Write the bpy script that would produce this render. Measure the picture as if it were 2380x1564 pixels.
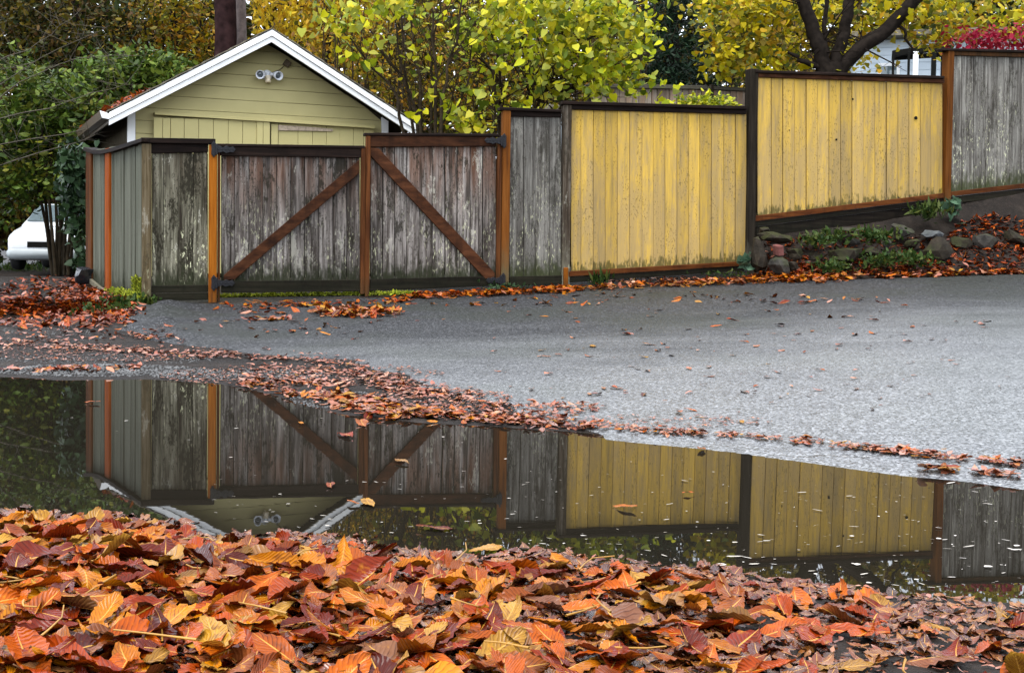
import bpy, bmesh, math, random
import numpy as np
from mathutils import Vector, Matrix, noise as mnoise

random.seed(7)
RNG = np.random.default_rng(11)
scene = bpy.context.scene
COL = scene.collection
for o in list(bpy.data.objects):
    bpy.data.objects.remove(o)

# ------------------------------------------------------------------ camera
FPX = 2836.0            # focal length in units of a 2380-wide frame
CU, CV = 1190.0, 667.0  # principal point in that frame
CAM_H = 0.9
PITCH, ROLL = math.radians(2.0), 0.012
_R = Vector((1, 0, 0)); _U = Vector((0, math.sin(PITCH), math.cos(PITCH)))
FWD = Vector((0, math.cos(PITCH), -math.sin(PITCH)))
RIGHT = math.cos(ROLL) * _R + math.sin(ROLL) * _U
UP = math.cos(ROLL) * _U - math.sin(ROLL) * _R
CAM = Vector((0, 0, CAM_H))
cd = bpy.data.cameras.new('camera'); cam = bpy.data.objects.new('camera', cd); COL.objects.link(cam)
cd.sensor_width = 36.0; cd.lens = 36.0 * FPX / 2380.0
cd.shift_y = -(782.0 - CV) / 2380.0
cd.clip_start = 0.05; cd.clip_end = 500.0
cam.matrix_world = Matrix(((RIGHT.x, UP.x, -FWD.x, 0), (RIGHT.y, UP.y, -FWD.y, 0), (RIGHT.z, UP.z, -FWD.z, CAM_H), (0, 0, 0, 1)))
scene.camera = cam

# ------------------------------------------------------------------ light: overcast daylight
SUN_EL, SUN_AZ = math.radians(68), math.radians(205)   # azimuth clockwise from +Y: behind the viewer, a little left
world = bpy.data.worlds.new('World'); scene.world = world; world.use_nodes = True
wn = world.node_tree; wn.nodes.clear()
sky = wn.nodes.new('ShaderNodeTexSky'); sky.sky_type = 'NISHITA'; sky.sun_disc = False
sky.sun_elevation = SUN_EL; sky.sun_rotation = SUN_AZ
sky.air_density = 1.0; sky.dust_density = 1.5; sky.ozone_density = 1.0
hs = wn.nodes.new('ShaderNodeHueSaturation'); hs.inputs['Saturation'].default_value = 0.28
bg = wn.nodes.new('ShaderNodeBackground'); bg.inputs['Strength'].default_value = 0.15
wo = wn.nodes.new('ShaderNodeOutputWorld')
cl = wn.nodes.new('ShaderNodeMix'); cl.data_type = 'RGBA'; cl.inputs[0].default_value = 0.65   # even cloud layer over the sky
cl.inputs[7].default_value = (6.5, 7.05, 7.9, 1)
wn.links.new(sky.outputs[0], hs.inputs['Color']); wn.links.new(hs.outputs[0], cl.inputs[6]); wn.links.new(cl.outputs[2], bg.inputs['Color']); wn.links.new(bg.outputs[0], wo.inputs[0])
sl = bpy.data.lights.new('sun', 'SUN'); sl.energy = 1.5; sl.angle = math.radians(30); sl.color = (1.0, 0.96, 0.9)
so = bpy.data.objects.new('sun', sl); COL.objects.link(so)
sd = Vector((math.sin(SUN_AZ) * math.cos(SUN_EL), math.cos(SUN_AZ) * math.cos(SUN_EL), math.sin(SUN_EL)))
so.rotation_euler = sd.to_track_quat('Z', 'Y').to_euler()
scene.view_settings.view_transform = 'Standard'; scene.view_settings.look = 'None'
scene.view_settings.exposure = 1.5; scene.view_settings.gamma = 1.0; scene.view_settings.use_curve_mapping = False
scene.render.resolution_x = 1024; scene.render.resolution_y = 672
scene.cycles.use_denoising = True
scene.cycles.max_bounces = 6; scene.cycles.diffuse_bounces = 2; scene.cycles.glossy_bounces = 3

# ------------------------------------------------------------------ projection helpers (frame units -> place)
def ray(u, v):
    return (FWD + RIGHT * ((u - CU) / FPX) - UP * ((v - CV) / FPX))
def at(u, v, Y):
    d = ray(u, v); return CAM + d * (Y / d.y)
def flat(u, v, z=0.0):
    d = ray(u, v); return CAM + d * ((z - CAM_H) / d.z)
def on_plane(u, v, p, n):
    d = ray(u, v); return CAM + d * ((p - CAM).dot(n) / d.dot(n))

# ------------------------------------------------------------------ object helpers
def tag(o, label=None, cat=None, group=None, kind=None):
    if label: o['label'] = label
    if cat: o['category'] = cat
    if group: o['group'] = group
    if kind: o['kind'] = kind
    return o
def empty(name, loc, rz=0.0, label=None, cat=None, group=None):
    o = bpy.data.objects.new(name, None); COL.objects.link(o)
    o.empty_display_size = 0.2
    o.location = loc; o.rotation_euler = (0, 0, rz)
    return tag(o, label, cat, group)
def link(name, me, mat=None, parent=None, loc=None, smooth=False):
    if mat is not None and len(me.materials) == 0: me.materials.append(mat)
    o = bpy.data.objects.new(name, me); COL.objects.link(o)
    if parent: o.parent = parent
    if loc is not None: o.location = loc
    if smooth: me.polygons.foreach_set('use_smooth', np.ones(len(me.polygons), dtype=bool))
    return o
def np_mesh(name, V, F, attrs=None, uv=None):
    V = np.asarray(V, dtype=np.float32); F = np.asarray(F, dtype=np.int32)
    me = bpy.data.meshes.new(name); m, k = F.shape
    me.vertices.add(len(V)); me.vertices.foreach_set('co', V.ravel())
    me.loops.add(m * k); me.loops.foreach_set('vertex_index', F.ravel())
    me.polygons.add(m); me.polygons.foreach_set('loop_start', np.arange(0, m * k, k, dtype=np.int32))
    me.update(calc_edges=True)
    if attrs:
        for nm, a in attrs.items():
            at_ = me.attributes.new(nm, 'FLOAT', 'POINT'); at_.data.foreach_set('value', np.asarray(a, dtype=np.float32))
    if uv is not None:
        l = me.uv_layers.new(name='UVMap'); l.data.foreach_set('uv', np.asarray(uv, dtype=np.float32)[F.ravel()].ravel())
    me.validate()
    return me
def bm_link(name, bm, mat, parent=None, loc=None, bevel=0.0, smooth=False):
    if bevel > 0:
        bmesh.ops.bevel(bm, geom=list(bm.edges), offset=bevel, segments=1, affect='EDGES', clamp_overlap=True)
    bmesh.ops.recalc_face_normals(bm, faces=list(bm.faces))
    me = bpy.data.meshes.new(name); bm.to_mesh(me); bm.free()
    return link(name, me, mat, parent, loc, smooth)
def prism_bm(poly, y0, y1, bm=None):
    """polygon in x-z extruded along y"""
    bm = bm or bmesh.new()
    a = [bm.verts.new((x, y0, z)) for x, z in poly]; b = [bm.verts.new((x, y1, z)) for x, z in poly]
    n = len(poly)
    bm.faces.new(a); bm.faces.new(b[::-1])
    for i in range(n): bm.faces.new((a[i], b[i], b[(i + 1) % n], a[(i + 1) % n]))
    return bm
def prism(name, poly, y0, y1, mat, parent=None, loc=(0, 0, 0), bevel=0.004):
    return bm_link(name, prism_bm(poly, y0, y1), mat, parent, loc, bevel)
def box_bm(x0, x1, y0, y1, z0, z1, bm=None):
    return prism_bm([(x0, z0), (x1, z0), (x1, z1), (x0, z1)], y0, y1, bm)
def tube_arrays(pts, rad, sides=6):
    pts = [Vector(p) for p in pts]; V = []; F = []
    n = len(pts); prev = None
    for i, p in enumerate(pts):
        t = (pts[min(i + 1, n - 1)] - pts[max(i - 1, 0)]); t = t.normalized() if t.length > 1e-9 else Vector((0, 0, 1))
        a = (prev - t * prev.dot(t)) if prev is not None else t.orthogonal()
        a = a.normalized() if a.length > 1e-6 else t.orthogonal().normalized(); prev = a
        b = t.cross(a)
        for k in range(sides):
            w = 2 * math.pi * k / sides
            V.append(p + (a * math.cos(w) + b * math.sin(w)) * rad[i])
    for i in range(n - 1):
        for k in range(sides):
            k2 = (k + 1) % sides
            F.append((i * sides + k, i * sides + k2, (i + 1) * sides + k2, (i + 1) * sides + k))
    return [tuple(v) for v in V], F
class Tubes:
    def __init__(s): s.V = []; s.F = []
    def add(s, pts, rad, sides=6):
        V, F = tube_arrays(pts, rad, sides); o = len(s.V)
        s.V += V; s.F += [tuple(i + o for i in f) for f in F]
    def build(s, name, mat, parent=None, loc=None):
        me = np_mesh(name, np.array(s.V, dtype=np.float32) - (np.array(loc, dtype=np.float32) if loc is not None else 0), s.F)
        return link(name, me, mat, parent, None, True)

# ------------------------------------------------------------------ material helpers
class NT:
    def __init__(s, name):
        s.m = bpy.data.materials.new(name); s.m.use_nodes = True; s.t = s.m.node_tree
        s.b = s.t.nodes['Principled BSDF']; s.out = s.t.nodes['Material Output']
    def n(s, typ, **kw):
        nd = s.t.nodes.new(typ)
        for k, v in kw.items(): setattr(nd, k, v)
        return nd
    def l(s, a, b): s.t.links.new(a, b)
    def put(s, inp, val):
        if hasattr(val, 'node'): s.l(val, inp)
        else: inp.default_value = val
    def obj(s): return s.n('ShaderNodeTexCoord').outputs['Object']
    def rnd(s): return s.n('ShaderNodeObjectInfo').outputs['Random']
    def math(s, op, a, b=0.0, clamp=False):
        nd = s.n('ShaderNodeMath', operation=op, use_clamp=clamp); s.put(nd.inputs[0], a); s.put(nd.inputs[1], b); return nd.outputs[0]
    def map(s, vec, scale=(1, 1, 1), loc=(0, 0, 0)):
        nd = s.n('ShaderNodeMapping'); s.put(nd.inputs['Vector'], vec); nd.inputs['Scale'].default_value = scale; nd.inputs['Location'].default_value = loc; return nd.outputs[0]
    def jitter(s, vec, rnd, k=61.0):
        c = s.n('ShaderNodeCombineXYZ'); r = s.math('MULTIPLY', rnd, k)
        s.l(r, c.inputs[0]); s.l(s.math('MULTIPLY', rnd, k * 1.7), c.inputs[1]); s.l(s.math('MULTIPLY', rnd, k * 0.6), c.inputs[2])
        a = s.n('ShaderNodeVectorMath', operation='ADD'); s.l(vec, a.inputs[0]); s.l(c.outputs[0], a.inputs[1]); return a.outputs[0]
    def noise(s, vec, scale=1.0, detail=4.0, rough=0.6):
        nd = s.n('ShaderNodeTexNoise'); s.put(nd.inputs['Vector'], vec); nd.inputs['Scale'].default_value = scale
        nd.inputs['Detail'].default_value = detail; nd.inputs['Roughness'].default_value = rough; return nd.outputs['Fac']
    def ramp(s, fac, stops, interp='LINEAR'):
        nd = s.n('ShaderNodeValToRGB'); nd.color_ramp.interpolation = interp; e = nd.color_ramp.elements
        while len(e) > 1: e.remove(e[-1])
        for i, (p, c) in enumerate(stops):
            x = e[0] if i == 0 else e.new(p); x.position = p
            x.color = (c, c, c, 1) if not isinstance(c, (tuple, list)) else (*c[:3], 1)
        s.put(nd.inputs[0], fac); return nd.outputs[0]
    def mix(s, fac, a, b, mode='MIX'):
        nd = s.n('ShaderNodeMix', data_type='RGBA', blend_type=mode, clamp_factor=True)
        s.put(nd.inputs[0], fac)
        s.put(nd.inputs[6], a if hasattr(a, 'node') else (*a, 1)); s.put(nd.inputs[7], b if hasattr(b, 'node') else (*b, 1)); return nd.outputs[2]
    def rng(s, v, a, b, c=0.0, d=1.0):
        nd = s.n('ShaderNodeMapRange', interpolation_type='SMOOTHSTEP'); s.put(nd.inputs[0], v)
        for i, x in enumerate((a, b, c, d)): nd.inputs[i + 1].default_value = x
        return nd.outputs[0]
    def xyz(s, vec):
        nd = s.n('ShaderNodeSeparateXYZ'); s.put(nd.inputs[0], vec); return nd.outputs
    def bump(s, h, strength=0.3, dist=0.01):
        nd = s.n('ShaderNodeBump'); nd.inputs['Strength'].default_value = strength; nd.inputs['Distance'].default_value = dist
        s.put(nd.inputs['Height'], h); s.l(nd.outputs[0], s.b.inputs['Normal'])
    def fin(s, color, rough=0.7, spec=0.5, **kw):
        s.put(s.b.inputs['Base Color'], color if hasattr(color, 'node') else (*color, 1))
        s.put(s.b.inputs['Roughness'], rough); s.b.inputs['Specular IOR Level'].default_value = spec
        for k, v in kw.items(): s.put(s.b.inputs[k], v)
        return s.m
def plain(name, c, rough=0.6, spec=0.5, var=0.15, scale=6.0, metal=0.0):
    t = NT(name); n = t.noise(t.jitter(t.obj(), t.rnd()), scale, 5)
    col = t.ramp(n, [(0.3, tuple(x * (1 - var) for x in c)), (0.7, tuple(min(1, x * (1 + var)) for x in c))])
    t.bump(n, 0.15, 0.004)
    return t.fin(col, rough, spec, Metallic=metal)

def wood_mat(name, dark, base, light, H=1.5, stain=None, stain_amt=0.0, moss=0.6, lichen=0.0, speck=0.0, rough=0.7, mossc=(0.018, 0.020, 0.010), grain=(34, 34, 1.5), mossh=0.30, blotch=0.5, vary=1.0, k=0.62, drip=0.0, wear=None, mould=0.0):
    dark, base, light = [tuple(x * k for x in c) for c in (dark, base, light)]
    stain = tuple(x * 0.8 for x in stain) if stain else None
    t = NT(name); r = t.rnd(); o = t.obj(); z = t.xyz(o)[2]; j = t.jitter(o, r)
    g = t.noise(t.map(j, grain), 1.0, 6, 0.68)
    g2 = t.noise(t.map(j, (7, 7, 0.55)), 1.0, 4, 0.6)
    col = t.ramp(g, [(0.30, dark), (0.47, base), (0.66, light)])
    col = t.mix(t.math('MULTIPLY', t.rng(g2, 0.48, 0.68), blotch), col, dark)
    if stain:
        zz = t.math('ADD', z, t.math('MULTIPLY', t.math('SUBTRACT', g, 0.5), 1.6))
        m = t.math('MULTIPLY', t.rng(zz, H - 0.75, H - 0.05), t.rng(t.noise(t.map(j, (9, 9, 1.0)), 1.0, 3), 0.35, 0.6))
        col = t.mix(t.math('MULTIPLY', m, stain_amt), col, stain)
    if wear:
        wm = t.noise(t.map(j, (5, 5, 1.3)), 1.0, 5, 0.7); wf = t.noise(t.map(j, (46, 46, 7)), 1.0, 4, 0.65); lowz = t.rng(z, H, 0.3, 0.0, 0.16)
        col = t.mix(t.math('MULTIPLY', t.rng(t.math('ADD', t.math('ADD', wm, lowz), t.math('MULTIPLY', t.math('SUBTRACT', wf, 0.5), 0.5)), 0.48, 0.72), 0.62), col, wear)
    if drip > 0:
        dn = t.noise(t.map(j, (11, 11, 0.75)), 1.0, 5, 0.62); dn2 = t.noise(t.map(j, (45, 45, 2.0)), 1.0, 3)
        col = t.mix(t.math('MULTIPLY', t.rng(t.math('ADD', dn, t.math('MULTIPLY', t.math('SUBTRACT', dn2, 0.5), 0.35)), 0.53, 0.62), drip), col, (0.014, 0.010, 0.007))
    if mould > 0:
        mp = t.noise(t.map(j, (4.5, 4.5, 1.7)), 1.0, 3, 0.6); mf = t.noise(t.map(j, (38, 38, 15)), 1.0, 5, 0.75)
        mm = t.math('ADD', mp, t.math('MULTIPLY', t.math('SUBTRACT', mf, 0.5), 0.75))
        col = t.mix(t.math('MULTIPLY', t.rng(mm, 0.55, 0.66), mould), col, (0.016, 0.014, 0.009))
        col = t.mix(t.math('MULTIPLY', t.rng(mm, 0.38, 0.28), mould * 0.8), col, (0.34, 0.325, 0.27))
    if lichen > 0:
        ls = t.noise(t.map(j, (60, 60, 16)), 1.0, 3, 0.6); lm = t.noise(t.map(j, (9, 9, 1.6)), 1.0, 3)
        low = t.rng(z, H * 0.85, 0.2)
        col = t.mix(t.math('MULTIPLY', t.math('MULTIPLY', t.rng(ls, 0.57, 0.63), t.rng(lm, 0.44, 0.56)), t.math('MULTIPLY', low, lichen)), col, (0.46, 0.46, 0.30))
    if speck > 0:
        sp = t.noise(t.map(j, (70, 70, 34)), 1.0, 2, 0.5); sm = t.noise(t.map(j, (8, 8, 1.3)), 1.0, 4)
        col = t.mix(t.math('MULTIPLY', t.math('MULTIPLY', t.rng(sp, 0.56, 0.66), t.rng(sm, 0.42, 0.6)), speck), col, (0.022, 0.020, 0.012))
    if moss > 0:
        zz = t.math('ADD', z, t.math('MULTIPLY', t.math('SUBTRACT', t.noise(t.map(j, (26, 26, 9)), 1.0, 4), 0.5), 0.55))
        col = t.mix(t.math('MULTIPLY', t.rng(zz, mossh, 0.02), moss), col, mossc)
    col = t.mix(1.0, col, t.ramp(r, [(0, 1 - 0.28 * vary), (0.5, 0.98), (1, 1 + 0.2 * vary)]), 'MULTIPLY')
    t.bump(g, 0.5, 0.004)
    return t.fin(col, rough + 0.1, 0.07)
# ------------------------------------------------------------------ materials
M = {}
M['weathered'] = wood_mat('weathered_cedar', (0.036, 0.026, 0.021), (0.160, 0.140, 0.126), (0.40, 0.365, 0.335), H=1.42, stain=(0.13, 0.045, 0.014), stain_amt=0.55, moss=0.97, lichen=0.75, speck=0.7, blotch=0.8, drip=0.7, k=0.7, mould=0.85)
M['weathered_green'] = wood_mat('weathered_cedar_lichen', (0.026, 0.022, 0.014), (0.12, 0.112, 0.078), (0.34, 0.32, 0.24), H=1.5, stain=(0.05, 0.035, 0.022), stain_amt=0.6, moss=0.97, lichen=1.0, speck=0.95, blotch=0.75, drip=0.8, k=0.66, mould=0.95)
M['grey_board'] = wood_mat('grey_board', (0.055, 0.048, 0.040), (0.165, 0.153, 0.135), (0.34, 0.325, 0.285), H=1.9, moss=0.9, lichen=1.0, speck=0.65, mossc=(0.03, 0.035, 0.012), blotch=0.6, drip=0.35, k=0.72, mould=0.6)
M['sage'] = wood_mat('sage_painted_board', (0.095, 0.098, 0.070), (0.215, 0.222, 0.168), (0.31, 0.318, 0.25), H=1.6, moss=0.8, lichen=0.0, speck=0.25, grain=(40, 40, 0.9), blotch=0.35, vary=0.6, k=0.44)
M['back_board'] = wood_mat('back_fence_board', (0.10, 0.08, 0.06), (0.235, 0.195, 0.155), (0.36, 0.31, 0.255), H=1.5, stain=(0.24, 0.12, 0.05), stain_amt=0.6, moss=0.0, k=1.0)
M['dark_rail'] = wood_mat('dark_stained_rail', (0.010, 0.006, 0.004), (0.026, 0.014, 0.010), (0.062, 0.036, 0.026), moss=0.0, rough=0.55, grain=(1.5, 34, 34), k=0.3)
M['dark_board'] = wood_mat('dark_wet_board', (0.008, 0.006, 0.004), (0.022, 0.015, 0.010), (0.055, 0.042, 0.028), moss=0.3, rough=0.6, grain=(1.5, 34, 34), k=0.3)
M['brown_rail'] = wood_mat('brown_stained_rail', (0.020, 0.008, 0.004), (0.075, 0.026, 0.010), (0.15, 0.055, 0.022), moss=0.0, rough=0.55, grain=(4, 30, 12), k=0.48)
M['stile'] = wood_mat('red_brown_stile', (0.035, 0.012, 0.004), (0.13, 0.042, 0.012), (0.22, 0.080, 0.022), moss=0.4, rough=0.6, k=0.5)
M['orange_post'] = wood_mat('orange_stained_post', (0.11, 0.028, 0.003), (0.27, 0.078, 0.004), (0.36, 0.12, 0.010), moss=0.45, rough=0.55, blotch=0.35, k=0.78)
M['rust_post'] = wood_mat('rust_stained_post', (0.10, 0.018, 0.003), (0.24, 0.050, 0.005), (0.30, 0.075, 0.010), moss=0.3, rough=0.6, k=0.9)
M['brown_post'] = wood_mat('brown_stained_post', (0.07, 0.022, 0.005), (0.175, 0.055, 0.007), (0.24, 0.085, 0.016), moss=0.75, mossc=(0.075, 0.075, 0.04), mossh=0.75, rough=0.6, k=0.7)
M['old_post'] = wood_mat('old_weathered_post', (0.026, 0.018, 0.012), (0.085, 0.062, 0.042), (0.22, 0.19, 0.15), moss=0.7, lichen=0.35, mossc=(0.15, 0.14, 0.10), mossh=0.7, k=0.5, mould=0.6)
M['dark_post'] = wood_mat('dark_weathered_post', (0.014, 0.011, 0.008), (0.040, 0.030, 0.020), (0.085, 0.068, 0.048), moss=0.6, lichen=0.0, mossc=(0.13, 0.12, 0.09), mossh=0.35, k=0.4)
M['olive_post'] = wood_mat('olive_corner_post', (0.05, 0.034, 0.016), (0.135, 0.100, 0.052), (0.22, 0.175, 0.11), moss=0.7, lichen=0.3, mossc=(0.05, 0.055, 0.02), k=0.5, mould=0.4)
M['yellow'] = wood_mat('yellow_painted_board', (0.27, 0.195, 0.080), (0.52, 0.335, 0.072), (0.64, 0.405, 0.066), H=2.0, moss=0.8, speck=0.5, rough=0.6, grain=(17, 17, 1.3), mossc=(0.05, 0.045, 0.012), mossh=0.12, blotch=0.5, vary=0.6, wear=(0.27, 0.195, 0.098), k=0.8)
M['rust_rail'] = wood_mat('rust_stained_rail', (0.05, 0.014, 0.004), (0.19, 0.052, 0.010), (0.29, 0.10, 0.022), moss=0.0, rough=0.5, grain=(3, 30, 30), k=0.36)
M['white_trim'] = plain('white_painted_trim', (0.82, 0.82, 0.81), 0.5, 0.4, 0.06, 3.0)
M['siding'] = plain('olive_siding_paint', (0.45, 0.395, 0.19), 0.6, 0.12, 0.06, 2.0)
M['door'] = plain('pale_olive_door_paint', (0.46, 0.40, 0.18), 0.6, 0.12, 0.05, 2.0)
M['raw_wood'] = plain('peeled_raw_wood', (0.42, 0.33, 0.24), 0.8, 0.2, 0.35, 30.0)
M['soffit'] = plain('soffit_and_shaded_wall', (0.05, 0.04, 0.025), 0.8, 0.05, 0.2)
M['shingle'] = plain('mossy_shingle', (0.13, 0.115, 0.085), 0.9, 0.2, 0.5, 9.0)
M['gutter'] = plain('brown_gutter', (0.10, 0.07, 0.04), 0.5, 0.4, 0.25)
M['white_plastic'] = plain('white_plastic', (0.74, 0.76, 0.80), 0.35, 0.5, 0.04)
M['cream_plastic'] = plain('cream_plastic', (0.70, 0.60, 0.44), 0.4, 0.5, 0.05)
M['lens'] = plain('lamp_lens', (0.07, 0.085, 0.095), 0.12, 0.8, 0.2)
M['black_iron'] = plain('black_wrought_iron', (0.006, 0.006, 0.008), 0.42, 0.22, 0.4, 40.0)
M['black'] = plain('black_hole', (0.006, 0.006, 0.005), 0.9, 0.1, 0.1)
M['cable'] = plain('brown_cable', (0.06, 0.05, 0.03), 0.6, 0.3, 0.1)
M['house_blue'] = plain('pale_blue_siding', (0.58, 0.66, 0.72), 0.6, 0.3, 0.04)
M['bag'] = plain('black_plastic_bag', (0.018, 0.018, 0.022), 0.22, 0.8, 0.3)
M['car_paint'] = plain('white_car_paint', (0.55, 0.57, 0.59), 0.22, 0.6, 0.02)
M['car_grey'] = plain('grey_bumper', (0.30, 0.33, 0.34), 0.45, 0.5, 0.1)
M['tyre'] = plain('tyre_rubber', (0.02, 0.02, 0.02), 0.8, 0.2, 0.1)
M['glass'] = plain('car_glass', (0.10, 0.13, 0.14), 0.06, 0.9, 0.1)

def ground_mat():
    t = NT('wet_soil'); o = t.obj()
    n = t.noise(o, 5.0, 8, 0.65); f = t.noise(o, 55.0, 4, 0.7)
    col = t.ramp(n, [(0.3, (0.005, 0.0035, 0.0025)), (0.5, (0.011, 0.008, 0.006)), (0.7, (0.026, 0.019, 0.015))])
    col = t.mix(t.rng(f, 0.5, 0.7), col, (0.035, 0.028, 0.024))
    h = t.math('ADD', t.math('MULTIPLY', n, 0.6), f); t.bump(h, 0.8, 0.012)
    return t.fin(col, t.ramp(f, [(0.35, 0.34), (0.65, 0.85)]), 0.09)
M['ground'] = ground_mat()
def road_mat():
    t = NT('wet_asphalt'); o = t.obj()
    v = t.n('ShaderNodeTexVoronoi'); t.l(o, v.inputs['Vector']); v.inputs['Scale'].default_value = 88.0
    vc = t.xyz(v.outputs['Color'])[0]
    big = t.noise(o, 0.55, 5, 0.55); mid = t.noise(t.map(o, (1.2, 3.0, 1)), 1.0, 5); f = t.noise(o, 130.0, 3, 0.6)
    col = t.ramp(vc, [(0.0, (0.006, 0.006, 0.0065)), (0.55, (0.015, 0.0155, 0.017)), (0.82, (0.030, 0.031, 0.033)), (1.0, (0.11, 0.11, 0.115))])
    col = t.mix(t.math('MULTIPLY', t.rng(big, 0.46, 0.62), 0.5), col, (0.017, 0.020, 0.013))
    ce = t.n('ShaderNodeTexVoronoi', feature='DISTANCE_TO_EDGE'); ce.inputs['Scale'].default_value = 0.33
    wv = t.n('ShaderNodeVectorMath', operation='ADD'); wn_ = t.n('ShaderNodeTexNoise'); t.l(o, wn_.inputs['Vector']); wn_.inputs['Scale'].default_value = 2.2; wn_.inputs['Detail'].default_value = 5.0
    t.l(o, wv.inputs[0]); sc = t.n('ShaderNodeVectorMath', operation='SCALE'); t.l(wn_.outputs['Color'], sc.inputs[0]); sc.inputs['Scale'].default_value = 0.55; t.l(sc.outputs[0], wv.inputs[1]); t.l(wv.outputs[0], ce.inputs['Vector'])
    crack = t.math('MULTIPLY', t.rng(ce.outputs['Distance'], 0.0045, 0.001), t.rng(t.noise(o, 0.8, 2), 0.48, 0.56))
    col = t.mix(crack, col, (0.006, 0.006, 0.006))
    h = t.math('ADD', t.math('MULTIPLY', v.outputs['Distance'], -1.0), t.math('MULTIPLY', f, 0.6)); h = t.math('SUBTRACT', h, t.math('MULTIPLY', crack, 2.0))
    t.b.inputs['IOR'].default_value = 2.3
    t.bump(h, 0.55, 0.006)
    p = t.xyz(o); d = t.math('ADD', t.math('SUBTRACT', p[1], t.math('MULTIPLY', p[0], 0.30)), t.math('MULTIPLY', t.math('SUBTRACT', t.noise(t.map(o, (0.5, 1.6, 1)), 1.0, 4), 0.5), 5.0))
    wet = t.rng(d, 10.5, 4.2)          # standing film near the puddle, drained toward the fence
    rg = t.math('ADD', t.ramp(mid, [(0.3, 0.28), (0.7, 0.38)]), t.math('MULTIPLY', t.math('SUBTRACT', 1.0, wet), 0.30)); rg = t.math('ADD', rg, t.math('MULTIPLY', t.math('SUBTRACT', vc, 0.5), 0.34))
    t.l(t.math('ADD', 0.05, t.math('MULTIPLY', wet, t.math('ADD', 0.25, t.math('MULTIPLY', t.xyz(v.outputs['Color'])[1], 1.15)))), t.b.inputs['Specular IOR Level'])
    t.put(t.b.inputs['Base Color'], col); t.put(t.b.inputs['Roughness'], rg)
    return t.m
M['road'] = road_mat()
def water_mat():
    t = NT('puddle_water'); o = t.obj()
    n = t.noise(t.map(o, (1.2, 5.0, 1)), 1.0, 3, 0.5); n2 = t.noise(t.map(o, (6, 26.0, 1)), 1.0, 2, 0.5)
    t.bump(t.math('ADD', n, t.math('MULTIPLY', n2, 0.12)), 0.006, 0.02)
    m = t.fin((0.010, 0.0085, 0.006), 0.010, 0.5); t.b.inputs['IOR'].default_value = 1.36
    return m
M['water'] = water_mat()

LEAF_STOPS = [(0.0, (0.0473, 0.0052, 0.0017)), (0.14, (0.129, 0.0112, 0.0017)), (0.28, (0.2408, 0.031, 0.0017)), (0.42, (0.3612, 0.0757, 0.0017)), (0.54, (0.1462, 0.0258, 0.0026)), (0.66, (0.4128, 0.1419, 0.0026)), (0.76, (0.2064, 0.0447, 0.0034)), (0.84, (0.129, 0.0516, 0.0275)), (0.92, (0.344, 0.172, 0.0172)), (1.0, (0.0559, 0.0189, 0.0103))]
DULL_STOPS = [(0.0, (0.030, 0.006, 0.003)), (0.2, (0.085, 0.015, 0.005)), (0.4, (0.17, 0.045, 0.012)), (0.55, (0.07, 0.026, 0.016)), (0.7, (0.12, 0.050, 0.032)), (0.85, (0.24, 0.085, 0.012)), (1.0, (0.035, 0.016, 0.012))]
def leaf_mat(name, stops, attr=None, rough=0.21, veins=True, spec=0.15):
    t = NT(name)
    if attr:
        a = t.n('ShaderNodeAttribute', attribute_name=attr); r = a.outputs['Fac']
    else: r = t.rnd()
    col = t.ramp(r, stops)
    uv = t.n('ShaderNodeTexCoord').outputs['UV']; s = t.xyz(uv)
    a_ = t.math('ABSOLUTE', t.math('MULTIPLY', t.math('SUBTRACT', s[0], 0.5), 2.0))
    ph = t.math('SUBTRACT', t.math('MULTIPLY', s[1], 13.0), t.math('MULTIPLY', a_, 2.6))
    w = t.math('SINE', t.math('MULTIPLY', ph, 6.2832))
    pn = t.noise(t.jitter(t.map(uv, (2.4, 4.0, 1)), r, 97.0), 1.0, 4, 0.6)
    col = t.mix(t.math('MULTIPLY', t.rng(pn, 0.5, 0.72), 0.6), col, (0.085, 0.020, 0.005))
    col = t.mix(t.math('MULTIPLY', t.rng(pn, 0.40, 0.25), 0.45), col, (0.50, 0.22, 0.006))
    if veins:
        col = t.mix(t.math('MULTIPLY', t.rng(w, 0.55, 1.0), t.rng(pn, 0.30, 0.62)), col, t.mix(1.0, col, (0.46, 0.36, 0.30), 'MULTIPLY'))
        col = t.mix(t.rng(a_, 0.075, 0.02), col, (0.42, 0.22, 0.04))
        t.bump(w, 0.30, 0.0016)
    return t.fin(col, t.ramp(pn, [(0.3, rough - 0.1), (0.7, rough + 0.16)]), spec)
M['leaf'] = leaf_mat('fallen_leaf', LEAF_STOPS)
M['leaf_mass'] = leaf_mat('fallen_leaf_mass', LEAF_STOPS, 'rnd')
PINK_STOPS = [(0.0, (0.09, 0.022, 0.012)), (0.2, (0.22, 0.062, 0.035)), (0.4, (0.32, 0.13, 0.080)), (0.55, (0.16, 0.050, 0.028)), (0.7, (0.30, 0.095, 0.040)), (0.85, (0.38, 0.18, 0.10)), (1.0, (0.12, 0.045, 0.03))]
M['leaf_pink'] = leaf_mat('bleached_leaf_mass', PINK_STOPS, 'rnd', 0.24, False, 0.4)
M['leaf_dull'] = leaf_mat('sodden_leaf_mass', DULL_STOPS, 'rnd', 0.16, True, 0.45)

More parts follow.
